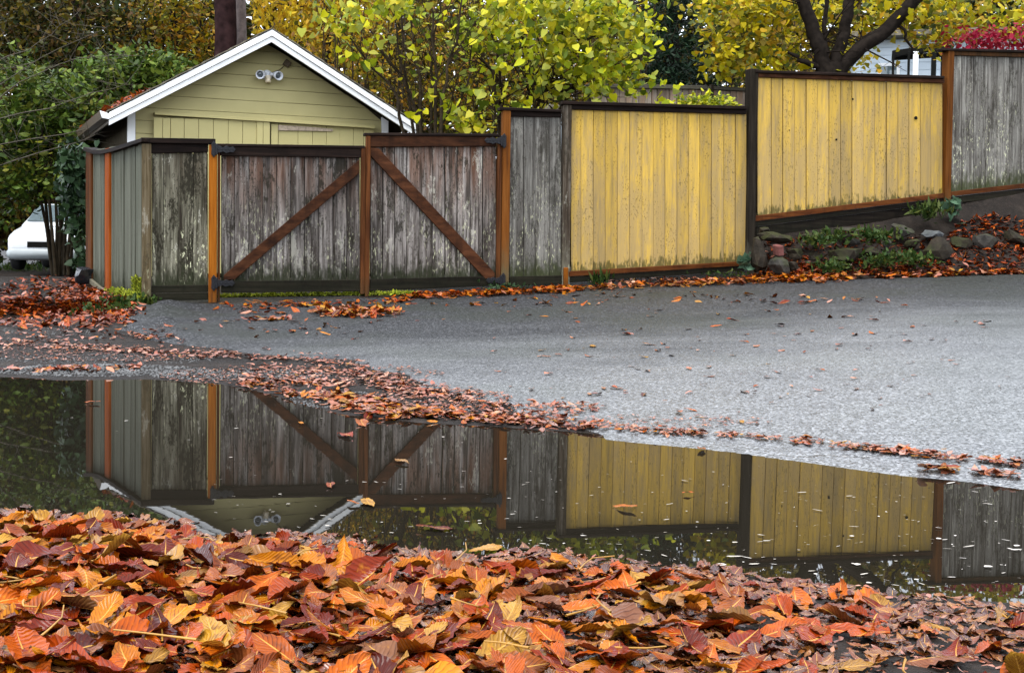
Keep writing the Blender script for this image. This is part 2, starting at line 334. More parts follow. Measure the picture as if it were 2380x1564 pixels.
def foliage_mat(name, stops, trans=0.35, rough=0.5):
    t = NT(name); a = t.n('ShaderNodeAttribute', attribute_name='rnd'); col = t.ramp(a.outputs['Fac'], stops)
    t.fin(col, rough, 0.12)
    tr = t.n('ShaderNodeBsdfTranslucent'); t.l(col, tr.inputs[0]); mx = t.n('ShaderNodeMixShader'); mx.inputs[0].default_value = trans
    t.l(t.b.outputs[0], mx.inputs[1]); t.l(tr.outputs[0], mx.inputs[2]); t.l(mx.outputs[0], t.out.inputs[0])
    return t.m
def even(cols): return [(i / (len(cols) - 1), c) for i, c in enumerate(cols)]
M['f_lime'] = foliage_mat('lime_leaves', even([(0.07, 0.10, 0.008), (0.22, 0.27, 0.012), (0.36, 0.38, 0.010), (0.50, 0.46, 0.010), (0.26, 0.30, 0.07), (0.46, 0.37, 0.008), (0.10, 0.14, 0.02)]), 0.28)
M['f_gold'] = foliage_mat('golden_leaves', even([(0.45, 0.30, 0.015), (0.55, 0.38, 0.015), (0.34, 0.26, 0.02), (0.50, 0.27, 0.012), (0.28, 0.20, 0.02)]), 0.4)
M['f_yellow'] = foliage_mat('yellow_leaves', even([(0.10, 0.12, 0.015), (0.28, 0.26, 0.010), (0.42, 0.34, 0.008), (0.48, 0.36, 0.006), (0.18, 0.19, 0.015), (0.38, 0.21, 0.008), (0.07, 0.09, 0.02)]), 0.28)
M['f_olive'] = foliage_mat('olive_thicket_leaves', even([(0.04, 0.04, 0.006), (0.12, 0.105, 0.008), (0.30, 0.22, 0.008), (0.30, 0.14, 0.008), (0.07, 0.036, 0.012), (0.16, 0.16, 0.014)]), 0.3)
M['f_wood'] = foliage_mat('woodland_leaves', even([(0.010, 0.016, 0.004), (0.024, 0.034, 0.007), (0.060, 0.056, 0.008), (0.15, 0.11, 0.010), (0.055, 0.026, 0.008), (0.020, 0.036, 0.008), (0.10, 0.055, 0.014)]), 0.2)
M['f_rhodo'] = foliage_mat('evergreen_shrub_leaves', even([(0.014, 0.026, 0.005), (0.038, 0.070, 0.010), (0.075, 0.125, 0.016), (0.12, 0.16, 0.02), (0.022, 0.038, 0.010), (0.14, 0.14, 0.015)]), 0.18, 0.45)
M['f_dark'] = foliage_mat('dark_evergreen_leaves', even([(0.006, 0.012, 0.007), (0.012, 0.026, 0.014), (0.022, 0.050, 0.022), (0.010, 0.018, 0.012)]), 0.12, 0.42)
M['f_ivy'] = foliage_mat('ivy_leaves', even([(0.010, 0.020, 0.010), (0.020, 0.042, 0.016), (0.04, 0.07, 0.025)]), 0.1, 0.4)
M['f_red'] = foliage_mat('crimson_leaves', even([(0.14, 0.004, 0.014), (0.26, 0.008, 0.030), (0.19, 0.014, 0.014)]), 0.25)
M['f_weed'] = foliage_mat('weed_leaves', even([(0.009, 0.020, 0.004), (0.022, 0.048, 0.008), (0.045, 0.075, 0.018), (0.06, 0.07, 0.012)]), 0.3)
M['f_moss'] = foliage_mat('moss_tufts', even([(0.10, 0.13, 0.015), (0.22, 0.26, 0.02), (0.34, 0.36, 0.03), (0.07, 0.08, 0.02)]), 0.2, 0.9)
M['f_pale'] = foliage_mat('pale_green_leaves', even([(0.05, 0.10, 0.06), (0.09, 0.16, 0.10), (0.03, 0.06, 0.03)]), 0.25)
M['bark'] = plain('dark_bark', (0.012, 0.009, 0.007), 0.85, 0.05, 0.5, 14.0)
M['bark_red'] = plain('conifer_bark', (0.022, 0.011, 0.011), 0.9, 0.05, 0.6, 5.0)
M['bark_grey'] = plain('grey_bark', (0.155, 0.125, 0.12), 0.9, 0.2, 0.4, 7.0)
M['stem'] = plain('shrub_stem', (0.03, 0.022, 0.013), 0.8, 0.05, 0.5, 12.0)
M['twig'] = plain('pale_twig', (0.065, 0.055, 0.040), 0.8, 0.2, 0.3, 12.0)

def stone_mat(name, a, b, moss):
    t = NT(name); o = t.jitter(t.obj(), t.rnd()); n = t.noise(o, 7.0, 8, 0.65); m = t.noise(o, 3.0, 4)
    col = t.ramp(n, [(0.3, a), (0.7, b)])
    nz = t.xyz(t.n('ShaderNodeNewGeometry').outputs['Normal'])[2]
    col = t.mix(t.math('MULTIPLY', t.rng(t.math('ADD', m, t.math('MULTIPLY', nz, 0.15)), 0.48, 0.66), moss), col, (0.026, 0.030, 0.008))
    t.bump(n, 0.8, 0.03); return t.fin(col, 0.75, 0.15)
M['stone_brown'] = stone_mat('brown_mossy_stone', (0.006, 0.005, 0.003), (0.032, 0.024, 0.016), 0.7)
M['stone_grey'] = stone_mat('grey_stone', (0.012, 0.011, 0.010), (0.060, 0.055, 0.047), 0.5)
M['stone_pale'] = stone_mat('pale_grey_stone', (0.035, 0.038, 0.04), (0.12, 0.127, 0.132), 0.2)
M['brick'] = stone_mat('pink_brick', (0.10, 0.035, 0.03), (0.19, 0.075, 0.065), 0.0)
M['gravel'] = stone_mat('gravel', (0.02, 0.02, 0.02), (0.18, 0.18, 0.18), 0.0)
M['flake'] = plain('glare_pale_fleck', (0.42, 0.38, 0.33), 0.25, 0.6, 0.3, 30.0)  # sky glare on floating leaf fragments put into a pale base colour
M['stalk'] = plain('leaf_stalk', (0.30, 0.15, 0.02), 0.4, 0.4, 0.3, 10.0)

# ------------------------------------------------------------------ ground shape
FENCE0 = Vector((-3.33, 13.5, 0)); FANG = math.atan(0.263)
FE = Vector((math.cos(FANG), math.sin(FANG), 0)); FN = Vector((-math.sin(FANG), math.cos(FANG), 0))
def fence_y(x): return FENCE0.y + 0.263 * (x - FENCE0.x)
far_px = [(-260, 868), (0, 876), (150, 881), (330, 881), (490, 890), (600, 905), (720, 938), (800, 965), (1000, 984), (1180, 990), (1320, 1002), (1500, 1020), (1700, 1037), (1900, 1066), (2080, 1092), (2232, 1108), (2380, 1128), (2700, 1165)]
near_px = [(-300, 1165), (0, 1186), (150, 1196), (350, 1216), (520, 1246), (720, 1252), (900, 1282), (1150, 1292), (1300, 1288), (1500, 1312), (1650, 1314), (1750, 1342), (1900, 1372), (2100, 1386), (2232, 1392), (2380, 1402), (2700, 1420)]
FX, FY = np.array([flat(*p)[:2] for p in far_px]).T
NX, NY = np.array([flat(*p)[:2] for p in near_px]).T
# ground level along the fence line (x, z)
ZFX, ZFZ = [], []
for u, v in [(200, 700), (335, 703), (490, 702), (840, 687), (1165, 669), (1310, 663), (1520, 652), (1730, 640), (1765, 545), (2000, 520), (2195, 480), (2380, 438), (2600, 400)]:
    p = on_plane(u, v, FENCE0, FN); ZFX.append(p.x); ZFZ.append(p.z)
# road edge (x, y, z): a little in front of the fence, further in front of the stone bank
EX, EY, EZ = [], [], []
for u, v, off in [(-300, 745, 0.2), (150, 735, 0.2), (335, 712, 0.15), (500, 708, 0.15), (840, 694, 0.2), (1170, 685, 0.4), (1320, 675, 0.5), (1520, 668, 0.6), (1735, 657, 0.95), (1900, 653, 1.3), (2232, 643, 1.35), (2380, 638, 1.35), (2600, 630, 1.35)]:
    p = on_plane(u, v, FENCE0 - FN * off, FN); EX.append(p.x); EY.append(p.y); EZ.append(p.z)
def sm(a, b, t):
    t = np.clip((t - a) / (b - a), 0, 1); return t * t * (3 - 2 * t)
def ground_z(x, y):
    x = np.asarray(x, dtype=float); y = np.asarray(y, dtype=float)
    yf = np.interp(x, FX, FY); yn = np.interp(x, NX, NY); ye = np.interp(x, EX, EY); ze = np.interp(x, EX, EZ)
    yF = fence_y(x); zF = np.interp(x, ZFX, ZFZ)
    wob = 0.010 * np.sin(3.1 * x + 1.3 * y) * np.sin(2.3 * y - 0.7 * x) + 0.005 * np.sin(9.7 * x + 4.1) * np.sin(8.3 * y + 2.0 * x)
    near = np.minimum((yn - y) * 0.055, 0.075)
    t = (y - yn) / np.maximum(yf - yn, 0.3); pud = -0.05 * np.sin(np.pi * np.clip(t, 0, 1))
    tr = np.clip((y - yf) / np.maximum(ye - yf, 0.5), 0, 1); road = ze * (1.22 * tr - 0.22 * tr * tr)
    tb = np.clip((y - ye) / np.maximum(yF - ye, 0.1), 0, 1); bank = ze + (zF - ze) * (0.35 * tb + 0.65 * tb * tb)
    beyond = zF + 0.04 * np.clip(y - yF, 0, 3.0) - 0.03 * np.clip(y - yF - 5, 0, 8) * sm(-3.5, -6, x)
    z = np.where(y < yn, near, np.where(y < yf, pud, np.where(y < ye, road, np.where(y < yF, bank, beyond))))
    amp = np.where(y < yn, np.clip((yn - y) * 2.0, 0.15, 1), np.where(y < yf, 0.3, np.where(y < ye, np.clip((y - yf) * 0.2, 0.06, 0.22), 1.0)))
    return z + wob * amp * 0.9
def gz(x, y): return float(ground_z(x, y))
_TT = np.concatenate([np.arange(2.0, 20.0, 0.05), np.arange(20.0, 60.0, 0.25)])
def ground_hits(U, W):
    """where the lines of sight through frame points meet the ground (rows of nan where they miss)"""
    U = np.asarray(U, dtype=float); W = np.asarray(W, dtype=float)
    D = np.array(FWD)[None] + np.array(RIGHT)[None] * ((U - CU) / FPX)[:, None] - np.array(UP)[None] * ((W - CV) / FPX)[:, None]
    out = np.full((len(U), 3), np.nan)
    for c in range(0, len(U), 800):
        d = D[c:c + 800]; P = np.array(CAM)[None, None] + d[:, None, :] * _TT[None, :, None]
        below = P[..., 2] <= ground_z(P[..., 0], P[..., 1]); hit = below.any(1); k = np.maximum(below.argmax(1), 1)
        lo, hi = _TT[k - 1], _TT[k]
        for i in range(7):
            m = (lo + hi) / 2; p = np.array(CAM)[None] + d * m[:, None]; bl = p[:, 2] <= ground_z(p[:, 0], p[:, 1]); hi = np.where(bl, m, hi); lo = np.where(bl, lo, m)
        p = np.array(CAM)[None] + d * hi[:, None]; p[:, 2] = ground_z(p[:, 0], p[:, 1]); p[~hit] = np.nan; out[c:c + 800] = p
    return out
def ground_hit(u, v):
    p = ground_hits([u], [v])[0]; return None if np.isnan(p[0]) else Vector(p)

def axis(lo, hi, flo, fhi, step, grow=1.22):
    a = list(np.arange(flo, fhi, step)); s = step; x = fhi
    while x < hi: a.append(x); s *= grow; x += s
    a.append(hi); s = step; x = flo - step; pre = []
    while x > lo: pre.append(x); s *= grow; x -= s
    pre.append(lo); return np.array(pre[::-1] + a)
def grid_mesh(name, xs, ys, zfun, keep=None):
    X, Y = np.meshgrid(xs, ys); Z = zfun(X, Y); V = np.stack([X.ravel(), Y.ravel(), Z.ravel()], 1)
    nx, ny = len(xs), len(ys); i = np.arange(nx - 1)[None, :] + np.arange(ny - 1)[:, None] * nx; i = i.ravel()
    F = np.stack([i, i + 1, i + nx + 1, i + nx], 1)
    if keep is not None:
        k = keep(X, Y).ravel(); F = F[k[F].any(1)]; used = np.unique(F); mp = np.full(len(V), -1); mp[used] = np.arange(len(used)); V = V[used]; F = mp[F]
    return np_mesh(name, V, F)
gx = axis(-150, 150, -7.0, 8.5, 0.055); gy = axis(-40, 260, 1.6, 17.0, 0.06)
ground = link('ground', grid_mesh('ground', gx, gy, ground_z), M['ground'], smooth=True); tag(ground, kind='structure')

# left limit of the asphalt, from the crumbled corner by the fence down to the puddle
edge_px = [(330, 716), (292, 735), (285, 752), (300, 772), (400, 800), (600, 822), (800, 838), (900, 862), (1000, 905), (1150, 940), (1320, 990), (1380, 1030)]
ep = [ground_hit(*p) for p in edge_px]
EDX = np.array([p.x for p in ep][::-1]); EDY = np.array([p.y for p in ep][::-1])
def road_inside(X, Y):
    xb = np.interp(Y, EDY, EDX, left=EDX[0], right=EDX[-1])
    ye = np.interp(X, EX, EY); yf = np.interp(X, FX, FY)
    wig = 0.05 * np.sin(7 * Y + 2) + 0.03 * np.sin(17 * Y + X)
    d1 = (X - xb + wig); d2 = (ye - Y) + 0.03 * np.sin(6 * X) + 0.02 * np.sin(15 * X + 1); d3 = Y - (yf - 0.25)
    return np.minimum(np.minimum(d1, d2), d3), d1
def road_z(X, Y):
    d, d1 = road_inside(X, Y)
    lift = 0.022 * sm(-0.04, 0.06, d) - 0.012
    corner = sm(9.3, 11.2, Y) * np.exp(-((d1 - 0.28) / 0.32) ** 2) * 0.065
    lump = corner * (0.75 + 0.5 * np.sin(11 * X + 3 * Y) * np.sin(9 * Y - 2 * X))
    return ground_z(X, Y) + lift + lump * sm(-0.02, 0.12, d)
rx = np.arange(-5.2, 9.5, 0.05); ry = np.arange(3.8, 16.5, 0.05)
road = link('road', grid_mesh('road', rx, ry, road_z, lambda X, Y: road_inside(X, Y)[0] > -0.05), M['road'], smooth=True); tag(road, kind='structure')
def surf_zs(x, y):
    return np.maximum(0.0, np.where(road_inside(x, y)[0] > -0.03, road_z(x, y), ground_z(x, y)))

px_, py_ = np.arange(-4.6, 6.2, 0.25), np.arange(2.4, 9.4, 0.25)
puddle = link('puddle', grid_mesh('puddle', px_, py_, lambda X, Y: X * 0.0), M['water']); tag(puddle, kind='structure')
# ------------------------------------------------------------------ fence and gates
def FL(u, v, yo=0.0):
    """frame point -> (s along fence, z) on the fence plane shifted yo in depth"""
    p = on_plane(u, v, FENCE0 + FN * yo, FN); return ((p - FENCE0).dot(FE), p.z)
class Frame:
    """a thing whose parts are given in plane coordinates (s, y, z) and stored relative to its base"""
    def __init__(s, name, label, cat, org, ang, s0, z0, group=None):
        e = Vector((math.cos(ang), math.sin(ang), 0)); s.s0, s.z0 = s0, z0
        w = org + e * s0; s.root = empty(name, (w.x, w.y, z0), ang, label, cat, group)
    def poly(s, name, pts, y0, y1, mat, bevel=0.004, parent=None):
        mx = min(p[0] for p in pts); mz = min(p[1] for p in pts)
        loc = (mx - s.s0, 0, mz - s.z0)
        if parent is not None: loc = tuple(Vector(loc) - parent.location)
        return prism(name, [(x - mx, z - mz) for x, z in pts], y0, y1, mat, parent or s.root, loc, bevel)
def lerp(a, b, t): return a + (b - a) * t
def quad_of(tl, tr, bl, br, ta, tb, yo=0.0, plane=FL):
    """piece between fractions ta..tb of a panel given by four frame corners"""
    def P(a, b, t): x = (lerp(a[0], b[0], t), lerp(a[1], b[1], t)); return plane(x[0], x[1], yo)
    return [P(bl, br, ta), P(bl, br, tb), P(tl, tr, tb), P(tl, tr, ta)]
def planks(fr, edges, tl, tr, bl, br, mat, y0=0.0, th=0.02, ragged=0.0, gap=0.0032, plane=FL, uneven=0.007, name='plank'):
    """edges: frame x of the plank joints; tl..br: corners of the panel"""
    out = []; u0, u1 = edges[0], edges[-1]
    q = quad_of((tl[0], tl[1] + 6), (tr[0], tr[1] + 6), (bl[0], bl[1] - 12), (br[0], br[1] - 12), 0.0, 1.0, y0, plane); fr.poly('light_block_sheet', q, y0 + th + 0.012, y0 + th + 0.024, M['dark_board'], 0.0)  # unseen dark sheet added to stop light leaking through the plank gaps
    for a, b in zip(edges[:-1], edges[1:]):
        ta, tb = (a - u0) / (u1 - u0), (b - u0) / (u1 - u0)
        q = quad_of(tl, tr, bl, br, ta, tb, y0, plane)
        g = gap * random.uniform(0.35, 1.5)
        (ax, az), (bx, bz), (cx, cz), (dx, dz) = q
        ax += g; dx += g; bx -= g; cx -= g
        off = random.uniform(-uneven, uneven)
        if ragged > 0:
            n = 5; bot = []
            for i in range(n + 1):
                t = i / n; bot.append((lerp(ax, bx, t), lerp(az, bz, t) + ragged * (random.random() ** 2) * (1.6 if i in (0, n) else 0.7)))
            pts = bot + [(cx, cz), (dx, dz)]
        else: pts = [(ax, az), (bx, bz), (cx, cz), (dx, dz)]
        bow = random.uniform(-0.0015, 0.0015)
        pts = [(x + (bow if i >= len(pts) - 2 else 0), z) for i, (x, z) in enumerate(pts)]
        out.append(fr.poly(name, pts, y0 + off, y0 + off + th, mat, 0.003))
    return out
def bar(fr, name, p0, p1, v0, v1, y0, y1, mat, plane=FL, bevel=0.005):
    """rail between frame x p0..p1; v0=(top,bottom) at its left end, v1 at its right end"""
    yo = y0
    return fr.poly(name, [plane(p0, v0[1], yo), plane(p1, v1[1], yo), plane(p1, v1[0], yo), plane(p0, v0[0], yo)], y0, y1, mat, bevel)
def post(fr, name, u0, u1, vt, vb, y0, y1, mat, plane=FL, lean=0.0):
    a = plane(u0, vb, y0); b = plane(u1, vb, y0); c = plane(u1, vt, y0); d = plane(u0, vt, y0)
    x0, x1 = a[0], b[0]; zb = min(a[1], b[1]) - 0.08; zt = max(c[1], d[1])
    return fr.poly(name, [(x0, zb), (x1, zb), (x1 + lean, zt), (x0 + lean, zt)], y0, y1, mat, 0.008)
def frame_at(name, label, cat, u, v, group=None, plane=FL, org=FENCE0, ang=FANG):
    s, z = plane(u, v); return Frame(name, label, cat, org, ang, s, z, group)
def hinge(fr, u_post, u_tip, v, flip):
    """black strap hinge: tall plate with pointed ends on the post, tapering strap on the rail"""
    y = -0.075; s0, z0 = FL(u_post, v, y); s1, _ = FL(u_tip, v, y); d = 1 if s1 > s0 else -1; L = abs(s1 - s0)
    pl = [(-0.028, -0.055), (0, -0.092), (0.028, -0.055), (0.022, 0), (0.028, 0.055), (0, 0.092), (-0.028, 0.055), (-0.022, 0)]
    h = fr.poly('hinge', [(s0 + x, z0 + z) for x, z in pl], y, y + 0.012, M['black_iron'], 0.003)
    st = [(0.03, -0.042), (0.30, -0.036), (0.42, -0.020), (0.58, -0.042), (0.74, -0.022), (0.88, -0.034), (1.0, 0.0), (0.88, 0.034), (0.74, 0.022), (0.58, 0.042), (0.42, 0.020), (0.30, 0.036), (0.03, 0.042)]
    pts = [(s0 + d * x * L, z0 + z) for x, z in st]
    if d < 0: pts = pts[::-1]
    b = fr.poly('strap', pts, y - 0.006, y + 0.010, M['black_iron'], 0.003, parent=h)
    kn = fr.poly('knuckle', [(s0 + d * 0.030 + x, z0 + z) for x, z in ((-0.012, -0.06), (0.012, -0.06), (0.012, 0.06), (-0.012, 0.06))], y - 0.016, y + 0.010, M['black_iron'], 0.006, parent=h)
    for i in range(5):
        bx = s0 + d * (0.2 + 0.17 * i) * L; w = 0.009
        fr.poly('bolt', [(bx + w * math.cos(k * 1.0472), z0 + w * math.sin(k * 1.0472)) for k in range(6)], y - 0.014, y - 0.005, M['black_iron'], 0.002, parent=h)
    for zz in (-0.06, 0.06):
        w = 0.009
        fr.poly('bolt', [(s0 + w * math.cos(k * 1.0472), z0 + zz + w * math.sin(k * 1.0472)) for k in range(6)], y - 0.008, y + 0.002, M['black_iron'], 0.002, parent=h)
    return h

# short weathered panel between the corner post and the left gate post
fr = frame_at('fence_panel', 'short lichen-stained weathered board panel beside the bright orange gate post', 'fence panel', 330, 702)
planks(fr, [353, 380, 414, 449, 483], (353, 352), (483, 352), (353, 668), (483, 666), M['weathered_green'])
bar(fr, 'top_rail', 352, 484, (334, 357), (334, 354), -0.030, -0.002, M['dark_rail'])
bar(fr, 'cap', 327, 501, (320, 333), (323, 335), -0.07, 0.08, M['dark_rail'])
bar(fr, 'kickboard', 352, 484, (664, 681), (662, 679), -0.028, 0.02, M['dark_board'])
bar(fr, 'kickboard', 352, 484, (682, 699), (680, 697), -0.035, 0.02, M['dark_board'])
post(fr, 'corner_post', 329, 351, 334, 702, -0.055, 0.09, M['olive_post'])

fr = frame_at('gate_post', 'bright orange stained gate post between the short panel and the left gate', 'gate post', 494, 702)
post(fr, 'post', 484.5, 504, 337, 702, -0.060, 0.05, M['orange_post'])
post(fr, 'post_trim', 505, 511, 345, 690, -0.035, 0.05, M['stile'])

# left gate
fr = frame_at('gate', 'left leaf of the weathered plank double gate, its brace rising to the right', 'gate', 514, 690)
planks(fr, [514, 546, 578, 611.5, 643, 675.5, 708, 741, 773, 806, 837], (514, 356), (837, 360), (514, 660), (837, 656), M['weathered'])
bar(fr, 'top_rail', 512, 842, (341, 362), (346, 367), -0.042, -0.003, M['brown_rail'] if False else M['dark_rail'])
bar(fr, 'cap', 503, 848, (334, 340.5), (339, 345.5), -0.06, 0.06, M['dark_rail'])
bar(fr, 'bottom_rail', 514, 838, (654, 681), (650, 677), -0.040, -0.003, M['dark_board'])
y = -0.042
a = FL(518, 637, y); b = FL(536, 650, y); c = FL(836, 402, y); d = FL(836, 371, y)
fr.poly('brace', [FL(520, 652, y), FL(545, 650, y), c, d, FL(520, 640, y)], y, -0.002, M['brown_rail'])
post(fr, 'stile', 837.5, 848, 341, 668, -0.055, 0.03, M['stile'])
hinge(fr, 497, 548, 347, 1); hinge(fr, 497, 546, 658, 1)

# right gate
fr = frame_at('gate', 'right leaf of the weathered plank double gate, its brace falling to the right', 'gate', 852, 686)
planks(fr, [861, 889, 917, 945, 975, 1005, 1034, 1063, 1093, 1122, 1153], (861, 335), (1153, 336), (861, 655), (1153, 648), M['weathered'])
bar(fr, 'top_rail', 860, 1153, (316, 342), (318, 340), -0.042, -0.003, M['brown_rail'])
bar(fr, 'cap', 847, 1160, (309, 315.5), (311, 317.5), -0.06, 0.06, M['dark_rail'])
bar(fr, 'bottom_rail', 860, 1153, (649, 677), (641, 664), -0.040, -0.003, M['dark_board'])
y = -0.042
fr.poly('brace', [FL(1128, 648, y), FL(1150, 646, y), FL(1150, 634, y), FL(880, 345, y), FL(861, 344, y), FL(861, 362, y)], y, -0.002, M['brown_rail'])
post(fr, 'stile', 848.5, 859, 316, 674, -0.055, 0.03, M['stile'])
post(fr, 'stile', 1153.5, 1164, 320, 650, -0.050, 0.03, M['stile'])
hinge(fr, 1172, 1126, 328, -1); hinge(fr, 1170, 1130, 652, -1)

fr = frame_at('gate_post', 'tall brown gate post between the right gate leaf and the grey panel', 'gate post', 1174, 672)
post(fr, 'post', 1165, 1183, 253, 668, -0.060, 0.05, M['brown_post'])

# grey panel
fr = frame_at('fence_panel', 'grey lichen-streaked board panel between the brown gate post and the yellow fence', 'fence panel', 1184, 668)
planks(fr, [1184, 1217, 1245, 1277, 1304], (1184, 262), (1304, 262), (1184, 645), (1304, 642), M['grey_board'])
bar(fr, 'top_rail', 1184, 1305, (257, 271), (262, 273), -0.03, -0.003, M['dark_rail'])
bar(fr, 'cap', 1162, 1306, (249, 256.5), (255, 261.5), -0.075, 0.07, M['dark_rail'])
bar(fr, 'kickboard', 1184, 1310, (643, 665), (640, 661), -0.035, -0.003, M['dark_board'])

# yellow panels
def z5(x): return (1350 + x / 2.744) * 0.952
e1 = [z5(x) for x in (120, 187, 270, 350, 432, 513, 595, 672, 750, 830, 910, 985, 1063, 1143, 1222, 1297)]
fr = frame_at('fence_panel', 'lower of the two yellow painted board panels, beside the grey panel', 'fence panel', 1320, 660)
planks(fr, e1, (e1[0], 250), (e1[-1], 262), (e1[0], 633), (e1[-1], 609), M['yellow'], ragged=0.012, gap=0.0024)
bar(fr, 'top_rail', 1325, 1735, (243, 255), (255, 266), -0.035, -0.006, M['dark_rail'])
bar(fr, 'cap', 1308, 1737, (235, 242.5), (247, 254.5), -0.08, 0.08, M['dark_rail'])
bar(fr, 'bottom_rail', 1322, 1735, (631, 643), (607, 617.5), -0.05, -0.006, M['rust_rail'])
bar(fr, 'kickboard', 1322, 1735, (643.5, 657), (618, 628), -0.038, 0.0, M['dark_board'])
post(fr, 'post', 1306.5, 1324, 243, 664, -0.045, 0.08, M['old_post'])
post(fr, 'stake', 1310, 1321, 622, 662, -0.075, -0.047, M['orange_post'])

def z6(x): return (1750 + x / 3.91) * 0.952
e2 = [z6(x) for x in (385, 520, 632, 742, 855, 960, 1072, 1185, 1292, 1400, 1510, 1620, 1728, 1838, 1945, 2045, 2157)]
fr = frame_at('fence_panel', 'upper yellow painted board panel with knot holes, above the mossy stone bank', 'fence panel', 1755, 530)
pl = planks(fr, e2, (e2[0], 174), (e2[-1], 190), (e2[0], 507), (e2[-1], 453), M['yellow'], ragged=0.035, gap=0.0036, uneven=0.007)
bar(fr, 'top_rail', 1757, 2196, (170, 180), (184, 194), -0.035, -0.008, M['brown_rail'])
bar(fr, 'cap', 1757, 2196, (163, 169.5), (177, 183.5), -0.07, 0.08, M['dark_rail'])
bar(fr, 'bottom_rail', 1755, 2194, (502, 515), (449, 460.5), -0.05, -0.008, M['rust_rail'])
bar(fr, 'kickboard', 1755, 2194, (515.5, 527), (461, 472), -0.035, 0.0, M['dark_board'])
bar(fr, 'skirt_board', 1757, 2192, (527.5, 556), (472.5, 494), -0.020, 0.02, M['dark_board'])
post(fr, 'post', 1735.5, 1755.5, 160, 600, -0.055, 0.09, M['dark_post'])
for u, v, r in ((1981.7, 231, 2.6), (2128.6, 275, 4.6), (1943.6, 325, 2.8), (1834, 303, 1.5)):
    s, z = FL(u, v, -0.003); rr = r / 180
    fr.poly('knot', [(s + rr * math.cos(k * math.pi / 5) * random.uniform(0.8, 1.1), z + rr * math.sin(k * math.pi / 5) * random.uniform(0.8, 1.1)) for k in range(10)], -0.0095, -0.006, M['black'], 0)

# grey panel running on to the right
fr = frame_at('fence_panel', 'grey board panel at the right end, beyond the upper yellow panel', 'fence panel', 2205, 520)
planks(fr, [2209, 2236, 2263, 2291, 2318, 2346, 2374, 2402, 2430, 2457, 2484, 2512, 2540, 2568, 2596, 2624, 2651], (2209, 122), (2651, 134), (2209, 450), (2651, 400), M['grey_board'])
bar(fr, 'cap', 2190, 2661, (112, 118), (124, 130), -0.07, 0.08, M['dark_rail'])
bar(fr, 'top_rail', 2212, 2653, (119, 129), (131, 141), -0.035, -0.006, M['stile'])
bar(fr, 'bottom_rail', 2210, 2653, (446, 457), (396, 407), -0.05, -0.006, M['rust_rail'])
bar(fr, 'kickboard', 2210, 2653, (458, 474), (408, 424), -0.035, 0.0, M['dark_board'])
post(fr, 'post', 2194.5, 2209, 118, 540, -0.055, 0.09, M['brown_post'])
post(fr, 'post', 2653, 2670, 130, 480, -0.055, 0.09, M['old_post'])

# sage green return running back from the corner post
c0 = FENCE0 + FE * FL(331, 600)[0] + FN * 0.05
c1 = at(200, 600, 15.1); SANG = math.atan2(c0.y - c1.y, c0.x - c1.x)
SORG = Vector((c1.x, c1.y, 0)); SN = Vector((-math.sin(SANG), math.cos(SANG), 0)); SE = Vector((math.cos(SANG), math.sin(SANG), 0))
def SL(u, v, yo=0.0):
    p = on_plane(u, v, SORG + SN * yo, SN); return ((p - SORG).dot(SE), p.z)
fr = frame_at('fence_panel', 'sage green board return of the fence with a sagging cap, at its left end', 'fence panel', 202, 655, None, SL, SORG, SANG)
se = [211, 219, 227, 235, 242]; planks(fr, se, (211, 350), (242, 345), (213, 655), (242, 672), M['sage'], th=0.022, plane=SL, gap=0.008)
se = [254, 262.5, 271, 279.5, 288, 296.5, 305, 314, 322, 330]; planks(fr, se, (254, 343), (330, 328), (254, 680), (330, 700), M['sage'], th=0.022, plane=SL, gap=0.008)
post(fr, 'post', 199, 211, 350, 650, -0.03, 0.09, M['stile'], SL)
post(fr, 'divider_post', 243, 253, 346, 678, -0.035, 0.06, M['rust_post'], SL)
cap = [(193, 342), (215, 349), (235, 349), (262, 343), (295, 332), (329, 321)]
top = [SL(u, v, -0.06) for u, v in cap]; bot = [SL(u, v + 9, -0.06) for u, v in cap]
fr.poly('cap', bot + top[::-1], -0.06, 0.10, M['dark_rail'], 0.004)
kb = [(208, 650), (228, 668), (262, 688), (300, 698), (330, 700)]
fr.poly('kickboard', [SL(u, v + 9, -0.05) for u, v in kb] + [SL(u, v - 2, -0.05) for u, v in kb[::-1]], -0.05, -0.012, M['old_post'], 0.004)

# old fence at the back of the garden
BO = at(1550, 260, 18.6); BANG = math.radians(12); BN = Vector((-math.sin(BANG), math.cos(BANG), 0)); BE = Vector((math.cos(BANG), math.sin(BANG), 0)); BO.z = 0
def BL(u, v, yo=0.0):
    p = on_plane(u, v, BO + BN * yo, BN); return ((p - BO).dot(BE), p.z)
fr = frame_at('fence_panel', 'old unpainted board fence at the back, seen above the lower yellow panel', 'fence panel', 1370, 640, None, BL, BO, BANG)
be = list(np.linspace(1368, 1645, 20)); planks(fr, be, (1368, 200), (1645, 206), (1368, 420), (1645, 420), M['back_board'], plane=BL)
be = list(np.linspace(1652, 1742, 7)); planks(fr, be, (1652, 206), (1742, 212), (1652, 420), (1742, 420), M['back_board'], plane=BL)
bar(fr, 'cap', 1364, 1646, (195, 204), (199, 208), -0.05, 0.05, M['dark_post'], BL); bar(fr, 'cap', 1651, 1745, (200, 208), (205, 213), -0.05, 0.05, M['dark_post'], BL)
post(fr, 'post', 1645.5, 1652, 196, 640, -0.06, 0.05, M['dark_post'], BL)
post(fr, 'post', 1362, 1368, 196, 640, -0.06, 0.05, M['dark_post'], BL)

